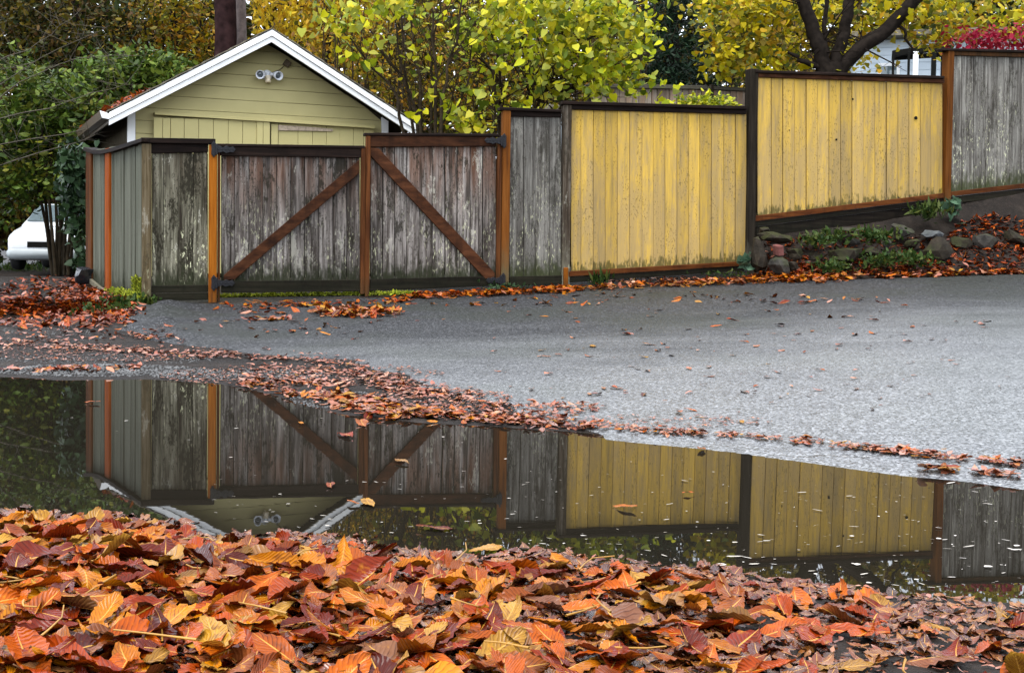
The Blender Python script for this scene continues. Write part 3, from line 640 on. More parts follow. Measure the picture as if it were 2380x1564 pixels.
# ------------------------------------------------------------------ garage
GANG = math.radians(24.7); GE = Vector((math.cos(GANG), math.sin(GANG), 0)); GN = Vector((-math.sin(GANG), math.cos(GANG), 0))
GP0 = at(631.4, 70, 18.8); GORG = Vector((GP0.x, GP0.y, 0))
def GL(u, v, yo=0.0):
    p = on_plane(u, v, GORG + GN * yo, GN); return ((p - GORG).dot(GE), p.z)
pk = GL(631.4, 70); lf = GL(253.4, 262); rt = GL(988, 304)
PKZ = pk[1]; SLL = (PKZ - lf[1]) / -lf[0]; SLR = (PKZ - rt[1]) / rt[0]
print('garage peak', pk, 'left', lf, SLL, 'right', rt, SLR)
gbase = gz(GORG.x, GORG.y)
G = Frame('garage', 'small olive garage with white gable trim behind the wooden gates', 'garage', GORG, GANG, 0.0, gbase)
OV = 0.50                       # overhang: wall stands this far behind the trim
DEP = 5.2
SR = SLR; RW = -lf[0] * SLL / SR if False else -lf[0]   # right half width equals the left
def roof_z(s): return PKZ + s * SLL if s < 0 else PKZ - s * SR
# roof decks with shingle courses
for side, sl_, w in ((-1, SLL, -lf[0]), (1, SR, RW)):
    th = 0.05
    pts = [(0, PKZ + 0.012), (side * w, PKZ - sl_ * w + 0.012), (side * w, PKZ - sl_ * w - th), (0, PKZ - th)]
    if side < 0: pts = pts[::-1]
    roof = G.poly('roof', pts, 0.045, DEP + 0.4, M['soffit'], 0.0)
    n = 12
    for k in range(n):
        a = w * k / n; b = w * (k + 1) / n + 0.03
        z0_, z1_ = PKZ - sl_ * a + 0.014, PKZ - sl_ * b + 0.014
        q = [(side * a, z0_), (side * b, z1_ + 0.010), (side * b, z1_ + 0.030), (side * a, z0_ + 0.012)]
        if side > 0: q = q[::-1]
        G.poly('shingle_course', q, -0.035 + random.uniform(-0.012, 0.012), DEP + 0.4, M['shingle'], 0.0, parent=roof)
# white rake boards: an upper drip board standing proud of the lower board
TH = 28.0 / 150.8
for side, sl_, w in ((-1, SLL, -lf[0]), (1, SR, RW)):
    for nm, o0, o1, y0, y1 in (('rake_board', 0.0, TH * 0.50, -0.03, 0.0), ('rake_board', TH * 0.525, TH, -0.005, 0.03)):
        p = [(0, PKZ - o0), (side * w, PKZ - sl_ * w - o0), (side * w, PKZ - sl_ * w - o1), (0, PKZ - o1)]
        if side < 0: p = p[::-1]
        G.poly(nm, p, y0, y1, M['white_trim'], 0.003)
# walls
lwall = GL(296, 300, OV)[0]; rwall = -lwall
wl = [(lwall, gbase - 0.2), (rwall, gbase - 0.2), (rwall, roof_z(rwall) - 0.08), (0, PKZ - 0.08), (lwall, roof_z(lwall) - 0.08)]
wall = G.poly('wall', wl, OV + 0.03, DEP, M['soffit'], 0.0)  # shade under the eave put into the side wall's dark colour
step = 29.0 / 148.0; z = gbase - 0.05
ztop_ref = GL(900 / 3.4 * 0.952 + 143, 800 * 0.28, OV)[1]
k0 = math.floor((ztop_ref - z) / step); z = ztop_ref - k0 * step
while z < PKZ - 0.15:
    za, zb = z + 0.004, z + step
    def lim(zz):
        return max(lwall + 0.12, (zz - PKZ + 0.10) / SLL), min(rwall - 0.12, (PKZ - 0.10 - zz) / SR)
    a0, a1 = lim(za); b0, b1 = lim(zb)
    if a1 - a0 < 0.1: break
    if b1 < b0: b0 = b1 = (a0 + a1) / 2; zb = PKZ - 0.12
    pts = [(a0, za), (a1, za)] + ([(b1, zb), (b0, zb)] if b1 - b0 > 0.02 else [((b0 + b1) / 2, zb)])
    o = G.poly('siding_board', pts, OV + random.uniform(-0.004, 0.003), OV + 0.029, M['siding'], 0.005)
    z += step
for s_, d_ in ((lwall, 1), (rwall - 0.115, 1)):
    G.poly('corner_board', [(s_, gbase - 0.1), (s_ + 0.115, gbase - 0.1), (s_ + 0.115, roof_z(s_ + 0.115 if s_ < 0 else s_ + 0.115) - 0.09), (s_, roof_z(s_) - 0.09)], OV - 0.015, OV + 0.028, M['white_trim'], 0.003)
# sliding doors: vertical boards on two leaves under a header rail
YD = OV - 0.12
def zx(x): return (150 + x / 3.4) * 0.952
def zy(y): return y * 0.28
def zx3(x): return (800 + x / 3.4) * 0.952
hdr = [GL(zx(770), zy(955), YD), GL(zx3(385), zy(1070), YD), GL(zx3(385), zy(1045), YD), GL(zx(770), zy(932), YD)]
G.poly('door_header', hdr, YD - 0.05, OV - 0.006, M['door'], 0.003)
dl = empty('door', (0, 0, 0)); dl.parent = G.root; dr = empty('door', (0, 0, 0)); dr.parent = G.root
zbot = gbase + 0.05
def door_board(par, ua, ub, vt, y, mat=None):
    a, b = GL(ua, vt, y), GL(ub, vt, y)
    G.poly('door_board', [(a[0] + 0.003, zbot), (b[0] - 0.003, zbot), (b[0] - 0.003, b[1]), (a[0] + 0.003, a[1])], y + random.uniform(-0.003, 0.003), y + 0.03, mat or M['door'], 0.003, parent=par)
L = [zx(x) for x in (765, 840, 905, 1020, 1140, 1262, 1385, 1505, 1622, 1675, 1733)]
for i, (a, b) in enumerate(zip(L[:-1], L[1:])):
    door_board(dl, a, b, zy(958 + 0.052 * ((a + b) / 2 / 0.952 - 150) * 3.4 * 0.5), YD - (0.02 if i in (0, 1, 8, 9) else 0))
R = [zx(x) for x in (1740, 1800, 1965, 2085, 2200, 2310)] + [zx3(x) for x in (97, 213, 300, 385)]
for i, (a, b) in enumerate(zip(R[:-1], R[1:])):
    door_board(dr, a, b, zy(1030 + 0.045 * ((a + b) / 2 / 0.952 - 660) * 3.4 * 0.28), YD + 0.035 - (0.02 if i == 0 else 0))
a = GL(zx(1800), zy(1056), YD + 0.03); b = GL(zx(2250), zy(1078), YD + 0.03)
G.poly('worn_strip', [(a[0], a[1] - 0.055), (b[0], b[1] - 0.03), (b[0], b[1] + 0.01), (a[0] + 0.35, a[1] + 0.03), (a[0], a[1] + 0.03)], YD + 0.008, YD + 0.033, M['raw_wood'], 0.003, parent=dr)
# gutter with its white end, along the left eave
gl0 = -(-lf[0]); gzz = PKZ + SLL * lf[0]
gut = [(lf[0] - 0.13, gzz + 0.02), (lf[0] - 0.10, gzz - 0.085), (lf[0] + 0.0, gzz - 0.10), (lf[0] + 0.01, gzz - 0.02), (lf[0] - 0.01, gzz - 0.02), (lf[0] - 0.02, gzz - 0.08), (lf[0] - 0.09, gzz - 0.07), (lf[0] - 0.115, gzz + 0.02)]
gt = G.poly('gutter', gut, 0.0, DEP + 0.4, M['gutter'], 0.0)
G.poly('gutter_end', [gut[i] for i in (0, 1, 2, 3)], -0.02, 0.012, M['white_trim'], 0.004, parent=gt)
G.poly('fascia', [(lf[0] + 0.012, gzz - 0.14), (lf[0] + 0.035, gzz - 0.14), (lf[0] + 0.035, gzz + 0.0), (lf[0] + 0.012, gzz - 0.01)], 0.045, DEP + 0.4, M['gutter'], 0.0)

# security light on the gable
ls, lz = GL(622, 178, OV - 0.06)
w = GORG + GE * ls + GN * OV; SLT = empty('security_light', (w.x, w.y, lz), GANG, 'white twin-head security light on the olive garage gable', 'security light')
def lathe(name, prof, mat, parent, axis_to, base, sides=16):
    q = Vector((0, 0, 1)).rotation_difference(Vector(axis_to).normalized()); V = []; F = []
    for r, h in prof:
        for k in range(sides):
            a = 2 * math.pi * k / sides; V.append(Vector(base) + q @ Vector((r * math.cos(a), r * math.sin(a), h)))
    n = len(prof)
    for i in range(n - 1):
        for k in range(sides): F.append((i * sides + k, i * sides + (k + 1) % sides, (i + 1) * sides + (k + 1) % sides, (i + 1) * sides + k))
    me = bpy.data.meshes.new(name); me.from_pydata([tuple(v) for v in V], [], F + [tuple(range(sides))[::-1], tuple((n - 1) * sides + k for k in range(sides))])
    return link(name, me, mat, parent, None, True)
lathe('base', [(0.085, 0), (0.085, 0.02), (0.07, 0.045), (0.04, 0.06), (0.005, 0.064)], M['white_plastic'], SLT, (0, -1, 0), (0, -0.004, 0.02))
for s_ in (-1, 1):
    arm = lathe('arm', [(0.026, 0), (0.026, 0.10)], M['white_plastic'], SLT, (s_ * 0.8, -0.5, -0.05), (s_ * 0.03, -0.05, 0.035), 10)
    hd = lathe('lamp_head', [(0.03, 0), (0.05, 0.02), (0.062, 0.07), (0.070, 0.15), (0.064, 0.152), (0.050, 0.10)], M['white_plastic'], SLT, (s_ * 0.22, -0.9, -0.22), (s_ * 0.115, -0.055, 0.035), 18)
    lathe('lens', [(0.046, 0), (0.040, 0.012), (0.005, 0.018)], M['lens'], hd, (s_ * 0.22, -0.9, -0.22), Vector((s_ * 0.115, -0.055, 0.035)) + Vector((s_ * 0.22, -0.9, -0.22)).normalized() * 0.105, 18)
lathe('sensor', [(0.02, -0.01), (0.044, 0.0), (0.048, 0.05), (0.040, 0.056), (0.042, 0.066), (0.045, 0.10), (0.02, 0.108)], M['cream_plastic'], SLT, (0, -0.25, -1), (0, -0.075, 0.0), 16)
tb = Tubes(); cs, cz = GL(663, 152, OV - 0.05); cs -= ls; cz -= lz
tb.add([(0.05, -0.02, 0.06), (0.10, -0.03, 0.075), (0.20, -0.03, 0.12), (cs, -0.03, cz)], [0.006] * 4, 5); tb.build('cable', M['cable'], SLT)
bx = box_bm(-0.05, 0.05, -0.08, -0.006, -0.05, 0.05); bmesh.ops.rotate(bx, verts=bx.verts, cent=(0, 0, 0), matrix=Matrix.Rotation(0.6, 3, 'Y'))
bm_link('junction_box', bx, M['gutter'], SLT, (cs + 0.03, 0, cz + 0.03), 0.008)
# ------------------------------------------------------------------ plants
# leaf blade templates: (verts in the blade's own x across / y along / z up, faces)
T_HEART = (np.array([(0, 0, 0), (-0.42, -0.10, 0.05), (-0.52, 0.25, 0.10), (-0.28, 0.68, 0.06), (0, 1.0, -0.05), (0.28, 0.68, 0.06), (0.52, 0.25, 0.10), (0.42, -0.10, 0.05), (0, 0.45, 0.0)]),
           np.array([(0, 8, 2, 1), (8, 4, 3, 2), (8, 6, 5, 4), (0, 7, 6, 8)]))
T_OVAL = (np.array([(0, 0, 0), (-0.26, 0.35, 0.06), (-0.20, 0.72, 0.05), (0, 1.0, -0.03), (0.20, 0.72, 0.05), (0.26, 0.35, 0.06)]), np.array([(0, 5, 4, 3), (0, 3, 2, 1)]))
T_LONG = (np.array([(0, 0, 0), (-0.13, 0.4, 0.03), (0, 1.0, -0.08), (0.13, 0.4, 0.03)]), np.array([(0, 3, 2, 1)]))
T_MAPLE = (np.array([(0, 0, 0), (-0.50, 0.12, 0.05), (-0.30, 0.36, 0.03), (-0.46, 0.72, 0.06), (-0.16, 0.68, 0.0), (0, 1.0, -0.05), (0.16, 0.68, 0.0), (0.46, 0.72, 0.06), (0.30, 0.36, 0.03), (0.50, 0.12, 0.05)]),
           np.array([(0, 4, 3, 2), (0, 2, 1, 0), (0, 6, 5, 4), (0, 8, 7, 6), (0, 9, 8, 0)]))
T_MAPLE = (T_MAPLE[0], np.array([(0, 8, 7, 6), (0, 6, 5, 4), (0, 4, 3, 2), (0, 9, 8, 8), (0, 2, 2, 1)])[:3])
T_BLADE = (np.array([(-0.04, 0, 0), (0.04, 0, 0), (0.025, 0.6, 0.05), (0.0, 1.0, 0.22), (-0.025, 0.6, 0.05)]), np.array([(0, 1, 2, 4), (4, 2, 3, 3)])[:1])
def rand_rot(n, droop, rng):
    """blade directions: yaw random; droop = mean pitch of the blade (negative hangs), spread with it"""
    yaw = rng.uniform(0, 2 * np.pi, n); pitch = rng.normal(droop, 0.55, n); rollv = rng.normal(0, 0.7, n)
    cy, sy, cp, sp, cr, sr = np.cos(yaw), np.sin(yaw), np.cos(pitch), np.sin(pitch), np.cos(rollv), np.sin(rollv)
    fwd = np.stack([cy * cp, sy * cp, sp], 1); side = np.stack([-sy, cy, 0 * sy], 1); up = np.cross(side, fwd) * -1
    up = np.cross(fwd, side) * -1
    s2 = side * cr[:, None] + up * sr[:, None]; u2 = -side * sr[:, None] + up * cr[:, None]
    return s2, fwd, u2
def blades(name, P, size, mat, parent, tmpl, droop=-0.5, rng=RNG, rnd=None, szvar=0.3, kind=None, flat_z=False):
    P = np.asarray(P, dtype=np.float64); n = len(P); T, TF = tmpl
    s, f, u = rand_rot(n, droop, rng); sz = size * np.clip(rng.normal(1, szvar, n), 0.4, 1.9)
    V = P[:, None, :] + sz[:, None, None] * (T[None, :, 0, None] * s[:, None] + T[None, :, 1, None] * f[:, None] + T[None, :, 2, None] * u[:, None])
    nv = len(T); F = (TF[None] + (np.arange(n) * nv)[:, None, None]).reshape(-1, 4)
    r = rng.random(n) if rnd is None else np.clip(rnd + rng.normal(0, 0.12, n), 0, 1)
    V = V.reshape(-1, 3)
    if parent is not None: V = V - np.array(parent.location)
    o = link(name, np_mesh(name, V, F, {'rnd': np.repeat(r, nv)}), mat, parent)
    if parent is not None and parent.rotation_euler.z != 0: o.matrix_parent_inverse = Matrix.Rotation(-parent.rotation_euler.z, 4, 'Z')
    if kind: tag(o, kind=kind)
    return o
def clumps(regs, Y, dY, rng=RNG, per=14, spread=0.16):
    """regs: (u, v, ru, rv, leaves) ellipses of the frame; leaves gather in clumps; returns points and a tint per leaf"""
    P, R = [], []
    for u, v, ru, rv, n in regs:
        m = max(1, int(n / per))
        for i in range(m):
            a = rng.uniform(0, 2 * np.pi); q = math.sqrt(rng.random())
            c = at(u + ru * q * math.cos(a), v + rv * q * math.sin(a), Y + rng.uniform(-dY, dY)); tint = rng.random()
            k = rng.poisson(per)
            pts = np.array(c)[None] + rng.normal(0, spread, (k, 3)) * np.array((1, 1, 0.8))
            P.append(pts); R.append(np.full(k, tint))
    return np.concatenate(P), np.concatenate(R)
def branchlets(tb, pts, rad, n, rng, length=0.6, up=0.5, sides=4):
    """side twigs off a limb"""
    for i in range(n):
        t = rng.uniform(0.25, 0.98) * (len(pts) - 1); k = min(int(t), len(pts) - 2); p = Vector(pts[k]).lerp(Vector(pts[k + 1]), t - k)
        d = Vector((rng.normal(), rng.normal() * 0.7, up + rng.normal() * 0.5)).normalized(); L = length * rng.uniform(0.5, 1.3); r = max(0.004, rad[min(k + 1, len(rad) - 1)] * 0.45)
        q = p + d * L * 0.5 + Vector((rng.normal(), rng.normal(), rng.normal())) * L * 0.08; e = q + (d + Vector((0, 0, 0.2))).normalized() * L * 0.5
        tb.add([p, q, e], [r, r * 0.7, r * 0.3], sides)
        if L > 0.5:
            d2 = (d + Vector((rng.normal(), rng.normal(), rng.normal())) * 0.6).normalized(); tb.add([q, q + d2 * L * 0.45], [r * 0.6, r * 0.2], 3)
def limb(tb, px, Y, r0, r1, sides=7, wob=0.02, rng=RNG):
    """limb through frame points (u, v[, dY]); smooth resample"""
    P = [at(p[0], p[1], Y + (p[2] if len(p) > 2 else 0)) for p in px]; out = []
    n = len(P)
    for i in range(n - 1):
        a, b, c, d = P[max(i - 1, 0)], P[i], P[i + 1], P[min(i + 2, n - 1)]
        for k in range(5):
            t = k / 5
            out.append(0.5 * ((2 * b) + (c - a) * t + (2 * a - 5 * b + 4 * c - d) * t * t + (3 * b - a - 3 * c + d) * t ** 3) + Vector((rng.normal(), rng.normal(), 0)) * wob)
    out.append(P[-1]); m = len(out); rad = [lerp(r0, r1, i / (m - 1)) for i in range(m)]
    tb.add(out, rad, sides); return out, rad
def plant(name, label, cat, u, Y, group=None):
    p = at(u, 600, Y); return empty(name, (p.x, p.y, gz(p.x, p.y)), 0, label, cat, group)
R2 = np.random.default_rng(5)

# heart-leaved shrub over the gates (two plants)
t = plant('shrub', 'many-stemmed shrub with sparse lime leaves rising between garage roof and right gate', 'shrub', 985, 16.6)
tb = Tubes()
for px in ([(985, 640), (962, 260), (890, 120), (800, -40)], [(985, 640), (976, 220), (955, 80), (948, -70)], [(995, 640), (1000, 260), (1010, 110), (1034, -70)],
           [(1000, 640), (1014, 220), (1002, 60), (990, -70)], [(975, 640), (935, 270), (868, 160), (790, 60)], [(970, 640), (950, 240), (925, 100), (900, -60)], [(1010, 640), (1030, 230), (1060, 100), (1075, -60)], [(1012, 640), (1020, 320), (1065, 240), (1095, 165), (1088, 80)]):
    o, r = limb(tb, px, 16.6 + R2.uniform(-0.4, 0.4), 0.030, 0.008, 6); branchlets(tb, o, r, 18, R2, 0.8, 0.8)
tb.build('trunk', M['stem'], t, t.location)
P, R = clumps([(860, 20, 130, 40, 130), (800, 50, 55, 50, 65), (960, 10, 120, 25, 104), (930, 120, 110, 60, 34), (1010, 130, 60, 80, 31), (1050, 262, 45, 22, 60), (1085, 285, 40, 14, 39), (830, 110, 60, 40, 26), (960, 240, 80, 50, 18)], 16.5, 0.6, R2, 5, 0.11)
blades('crown', P, 0.088, M['f_lime'], t, T_HEART, -0.7, R2, R)
t = plant('shrub', 'dense lime-yellow heart-leaved shrub leaning over the grey and yellow panels', 'shrub', 1195, 16.9)
tb = Tubes()
for px in ([(1192, 640), (1218, 270), (1240, 180), (1205, 60), (1180, -60)], [(1192, 640), (1235, 280), (1330, 205), (1460, 140)], [(1195, 640), (1250, 250), (1300, 100), (1335, -60)],
           [(1200, 640), (1155, 215), (1130, 150), (1050, 100)], [(1205, 640), (1300, 250), (1385, 172), (1540, 118)], [(1190, 640), (1160, 300), (1168, 200), (1140, 60)], [(1200, 640), (1270, 200), (1420, 60), (1500, -30)]):
    o, r = limb(tb, px, 16.9 + R2.uniform(-0.4, 0.4), 0.042, 0.009, 6); branchlets(tb, o, r, 26, R2, 0.8, 0.4)
tb.build('trunk', M['stem'], t, t.location)
P, R = clumps([(1390, 75, 110, 75, 602), (1260, 50, 170, 65, 700), (1130, 90, 80, 80, 266), (1320, 160, 100, 40, 224), (1440, 165, 55, 35, 154), (1385, 205, 40, 18, 84), (1225, 240, 80, 38, 126), (1240, 165, 90, 45, 126), (1490, 60, 40, 55, 154), (1510, 206, 50, 8, 56), (1110, 210, 40, 40, 56), (1310, 0, 200, 30, 308)], 16.8, 0.7, R2, 7, 0.12)
blades('crown', P, 0.086, M['f_lime'], t, T_HEART, -0.7, R2, R)

# yellow maple with heavy dark limbs
t = plant('tree', 'yellow-leaved tree with heavy dark forked trunk behind the upper yellow panel', 'tree', 1930, 18.3)
tb = Tubes()
limb(tb, [(1928, 660), (1928, 260), (1932, 150)], 18.3, 0.21, 0.17, 10, 0.01)
for px, r0, r1 in (([(1920, 175), (1905, 110), (1882, 50), (1850, -60)], 0.13, 0.09), ([(1935, 170), (1952, 110), (1966, 60), (1982, -60)], 0.10, 0.08), ([(1940, 180), (1990, 120), (2060, 70), (2160, -40)], 0.115, 0.10), ([(1925, 165), (1870, 145), (1830, 120)], 0.06, 0.02), ([(2090, 45), (2105, 90), (2125, 125)], 0.03, 0.012), ([(1925, 150), (1918, 60), (1925, -40)], 0.04, 0.03)):
    o, r = limb(tb, px, 18.3, r0, r1, 9, 0.015); branchlets(tb, o, [x * 0.3 for x in r], 10, R2, 0.8, 0.4)
tb.build('trunk', M['bark'], t, t.location)
P, R = clumps([(1710, 60, 80, 75, 812), (1800, 40, 80, 60, 478), (1690, 145, 45, 30, 218), (1780, 135, 70, 35, 276), (1850, 115, 45, 45, 145), (1900, 20, 80, 35, 160), (2010, 40, 80, 45, 218), (2070, 10, 110, 30, 246), (2175, 40, 90, 50, 435), (2165, 95, 40, 16, 72), (2000, 105, 45, 25, 87), (1960, 155, 40, 15, 58), (2030, 140, 22, 20, 38), (2320, 40, 110, 60, 478), (1720, 0, 140, 25, 290)], 19.0, 0.8, R2, 8, 0.13)
blades('crown', P, 0.082, M['f_yellow'], t, T_HEART, -0.6, R2, R)

# crimson shrub at the right
t = plant('shrub', 'crimson-leaved shrub behind the right end of the fence', 'shrub', 2270, 18.2)
tb = Tubes()
for k in range(6): limb(tb, [(2270, 640), (2255 + 12 * k, 260), (2215 + 26 * k, 90)], 18.2 + R2.uniform(-0.3, 0.3), 0.02, 0.006, 5)
tb.build('trunk', M['stem'], t, t.location)
P, R = clumps([(2285, 100, 55, 30, 460), (2225, 92, 22, 22, 70), (2350, 95, 60, 40, 380)], 18.2, 0.4, R2, 12, 0.10)
blades('crown', P, 0.07, M['f_red'], t, T_OVAL, -0.4, R2, R)

# dark evergreen in the middle
t = plant('tree', 'very dark evergreen between the lime shrub and the yellow tree', 'tree', 1565, 24.0)
tb = Tubes(); o, r = limb(tb, [(1565, 640), (1565, 200), (1560, -120)], 24, 0.16, 0.08, 8); branchlets(tb, o, [x * 0.4 for x in r], 60, R2, 1.2, 0.2)
tb.build('trunk', M['bark'], t, t.location)
P, R = clumps([(1565, 90, 110, 130, 3600), (1560, -60, 90, 90, 1200), (1560, 190, 120, 50, 900)], 24, 0.9, R2, 22, 0.16)
blades('crown', P, 0.14, M['f_dark'], t, T_LONG, 0.1, R2, R)

# rounded yellow-green shrub just behind the lower yellow panel
t = plant('shrub', 'low rounded yellow-green shrub peeping over the lower yellow panel', 'shrub', 1642, 16.6)
tb = Tubes()
for k in range(8): limb(tb, [(1642, 640), (1630 + 3 * k, 300), (1590 + 15 * k, 240)], 16.6 + R2.uniform(-0.3, 0.3), 0.02, 0.006, 5)
tb.build('trunk', M['stem'], t, t.location)
P, R = clumps([(1642, 247, 66, 22, 900), (1645, 290, 75, 40, 500)], 16.6, 0.3, R2, 14, 0.06)
blades('crown', P, 0.07, M['f_lime'], t, T_OVAL, 0.1, R2, np.clip(R * 0.9, 0, 1))

# golden weeping tree behind the garage roof
t = plant('tree', 'golden weeping tree hanging behind the garage ridge', 'tree', 760, 27)
tb = Tubes(); o, r = limb(tb, [(770, 640), (765, 200), (740, -150)], 27, 0.2, 0.1, 8); branchlets(tb, o, [x * 0.3 for x in r], 30, R2, 1.8, 0.3); tb.build('trunk', M['bark'], t, t.location)
PP, RR = [], []
for k in range(70):
    u = R2.uniform(585, 915); top = R2.uniform(-160, 10); L = R2.uniform(90, 270); Yk = 27 + R2.uniform(-1.0, 1.0); n = int(L * 0.5); tint = R2.random()
    for i in range(n):
        f = i / n; PP.append(np.array(at(u + R2.normal(0, 5) , top + L * f, Yk)) + R2.normal(0, 0.05, 3)); RR.append(tint)
blades('crown', PP, 0.11, M['f_gold'], t, T_OVAL, -1.0, R2, np.array(RR))

# olive and gold thickets at the garden's end
for i, (uc, Yc, lab) in enumerate(((860, 23.5, 'tangled olive-gold thicket right behind the garage eave'), (1120, 24.0, 'olive-gold thicket seen through the shrub stems above the gate'), (1370, 23.0, 'thin olive thicket behind the old back fence'), (1790, 25.0, 'olive thicket behind the yellow tree'))):
    t = plant('shrub', lab, 'shrub', uc, Yc); tb = Tubes()
    for k in range(26):
        a = R2.uniform(-140, 140); o, r = limb(tb, [(uc + a * 0.4, 640), (uc + a * 0.8 + R2.normal(0, 12), 220), (uc + a + R2.normal(0, 25), -40)], Yc + R2.uniform(-0.8, 0.8), 0.028, 0.008, 4); branchlets(tb, o, r, 5, R2, 0.7, 0.7, 3)
    tb.build('trunk', M['stem'], t, t.location)
    P, R = clumps([(uc, 120, 180 if uc < 1300 else 105, 170, 3200 if uc < 1300 else 1100), (uc, 230, 160 if uc < 1300 else 100, 90, 1500 if uc < 1300 else 600)], Yc + 0.5, 1.3, R2, 10, 0.20)
    blades('crown', P, 0.095, M['f_olive'], t, T_OVAL, -0.5, R2, R)

# two trunks behind the garage
t = plant('tree', 'thick dark reddish conifer trunk behind the garage roof', 'tree', 525, 27.5)
tb = Tubes(); limb(tb, [(527, 640), (526, 300), (524, 0), (523, -700)], 27.5, 0.28, 0.22, 16, 0.012); o = tb.build('trunk', M['bark_red'], t, t.location)
for k in range(9):
    b = Tubes(); zz = -360 - 36 * k; s_ = 1 if k % 2 else -1; limb(b, [(523, zz), (523 + s_ * 90, zz - 30), (523 + s_ * 190, zz + 10)], 27.5, 0.05, 0.015, 5); b.build('branch', M['bark_red'], t, t.location)
t = plant('tree', 'paler grey trunk touching the dark conifer trunk on its right', 'tree', 560, 28.2)
tb = Tubes(); limb(tb, [(560, 640), (560, 300), (559, 0), (556, -700)], 28.2, 0.15, 0.12, 12, 0.012); tb.build('trunk', M['bark_grey'], t, t.location)
for k in range(7):
    b = Tubes(); zz = -330 - 44 * k; s_ = 1 if k % 2 else -1; limb(b, [(556, zz), (556 + s_ * 70, zz - 40), (556 + s_ * 150, zz - 20)], 28.2, 0.035, 0.01, 5); b.build('branch', M['bark_grey'], t, t.location)

# evergreen shrubs and mixed wood at the left
for i, (uc, Yc, regs, lab) in enumerate((
        (300, 23.5, [(300, 175, 115, 45, 2300), (380, 165, 50, 35, 600), (240, 215, 110, 50, 1500)], 'bright green rounded evergreen shrub left of the garage roof'),
        (140, 22.0, [(150, 270, 120, 70, 2100), (40, 240, 140, 110, 2400), (180, 330, 70, 40, 700), (20, 370, 130, 60, 1300), (-40, 440, 90, 90, 1300), (95, 425, 50, 34, 500)], 'evergreen shrub at the left edge beyond the green fence return'))):
    t = plant('shrub', lab, 'shrub', uc, Yc); tb = Tubes()
    for k in range(9): limb(tb, [(uc + 5 * k - 20, 640), (uc + 16 * k - 70, 330), (uc + 30 * k - 130, 200)], Yc + R2.uniform(-0.4, 0.4), 0.035, 0.01, 5)
    tb.build('trunk', M['stem'], t, t.location)
    P, R = clumps(regs, Yc, 0.8, R2, 18, 0.16); blades('crown', P, 0.12, M['f_rhodo'], t, T_OVAL, 0.15, R2, R)
for uc, Yc, regs, lab in ((170, 28, [(170, 60, 150, 110, 3400), (120, 150, 140, 90, 2200), (20, 20, 140, 110, 3000), (-20, 180, 130, 120, 2600), (20, 330, 130, 90, 1800)], 'mixed dark leafy tree in the upper left corner'),
                          (400, 29, [(390, 70, 120, 110, 3000), (440, 150, 80, 70, 1200)], 'brown and olive leafed tree left of the conifer trunk')):
    t = plant('tree', lab, 'tree', uc, Yc); tb = Tubes()
    o, r = limb(tb, [(uc, 640), (uc + 10, 250), (uc - 5, -120)], Yc, 0.16, 0.07, 8); branchlets(tb, o, [x * 0.4 for x in r], 50, R2, 1.7, 0.4)
    for k in range(6): o, r = limb(tb, [(uc, 330), (uc - 60 + 24 * k, 180), (uc - 130 + 52 * k, 0)], Yc + R2.uniform(-0.6, 0.6), 0.06, 0.015, 5); branchlets(tb, o, r, 12, R2, 1.0, 0.5)
    tb.build('trunk', M['bark'], t, t.location)
    P, R = clumps(regs, Yc, 1.2, R2, 14, 0.22); blades('crown', P, 0.13, M['f_wood' if uc < 300 else 'f_olive'], t, T_OVAL, -0.3, R2, R)
# bare twiggy branches in front of them
t = plant('tree', 'bare twiggy sapling with thin branches reaching in at the left edge', 'tree', -150, 19.5); tb = Tubes()
for px in ([(-150, 650), (-120, 320), (60, 160), (255, 60)], [(-150, 640), (-90, 330), (150, 240), (300, 195)], [(-140, 640), (-100, 380), (190, 300), (330, 225)], [(-150, 640), (-80, 220), (90, 100), (190, 20)], [(-140, 640), (-60, 420), (180, 330), (270, 300)], [(-150, 640), (-170, 250), (-120, 100), (-60, -20)], [(-145, 640), (-60, 300), (140, 150), (330, 130)]):
    o, r = limb(tb, px, 19.5 + R2.uniform(-0.4, 0.4), 0.014, 0.003, 5, 0.03); branchlets(tb, o, r, 26, R2, 0.7, 0.2, 3)
tb.build('trunk', M['twig'], t, t.location)

# ivy over the end of the sage return
t = plant('ivy', 'dark ivy growing over the far end of the green fence return', 'ivy', 182, 15.5)
tb = Tubes()
for k in range(4): limb(tb, [(176 + 5 * k, 640), (172 + 8 * k, 480), (164 + 9 * k, 350)], 15.5 + R2.uniform(-0.1, 0.1), 0.014, 0.006, 5)
tb.build('stem', M['stem'], t, t.location)
P, R = clumps([(174, 375, 24, 36, 420), (172, 430, 20, 50, 420), (183, 500, 12, 60, 260), (189, 580, 8, 50, 120)], 15.5, 0.2, R2, 12, 0.07)
blades('foliage', P, 0.075, M['f_ivy'], t, T_HEART, -0.8, R2, R)

# distant wood: reads as one mass
P, R = clumps([(u, v, 170, 110, 760) for u in range(-300, 2800, 170) for v in (40, 190, 340, 450)], 36, 2.5, R2, 16, 0.45)
tag(blades('distant_wood', P, 0.36, M['f_wood'], None, T_OVAL, -0.3, R2, R), 'mass of dark distant woodland behind everything', 'woodland', kind='stuff')
P, R = clumps([(u, v, 130, 70, 620) for u in (-250, -140, -40, 60, 130) for v in (370, 440, 520)], 33, 1.2, R2, 16, 0.3)
tag(blades('hedge_bank', P, 0.20, M['f_wood'], None, T_OVAL, -0.3, R2, np.clip(R * 0.5 + 0.45, 0, 1)), 'russet undergrowth behind the white car at the left', 'undergrowth', kind='stuff')

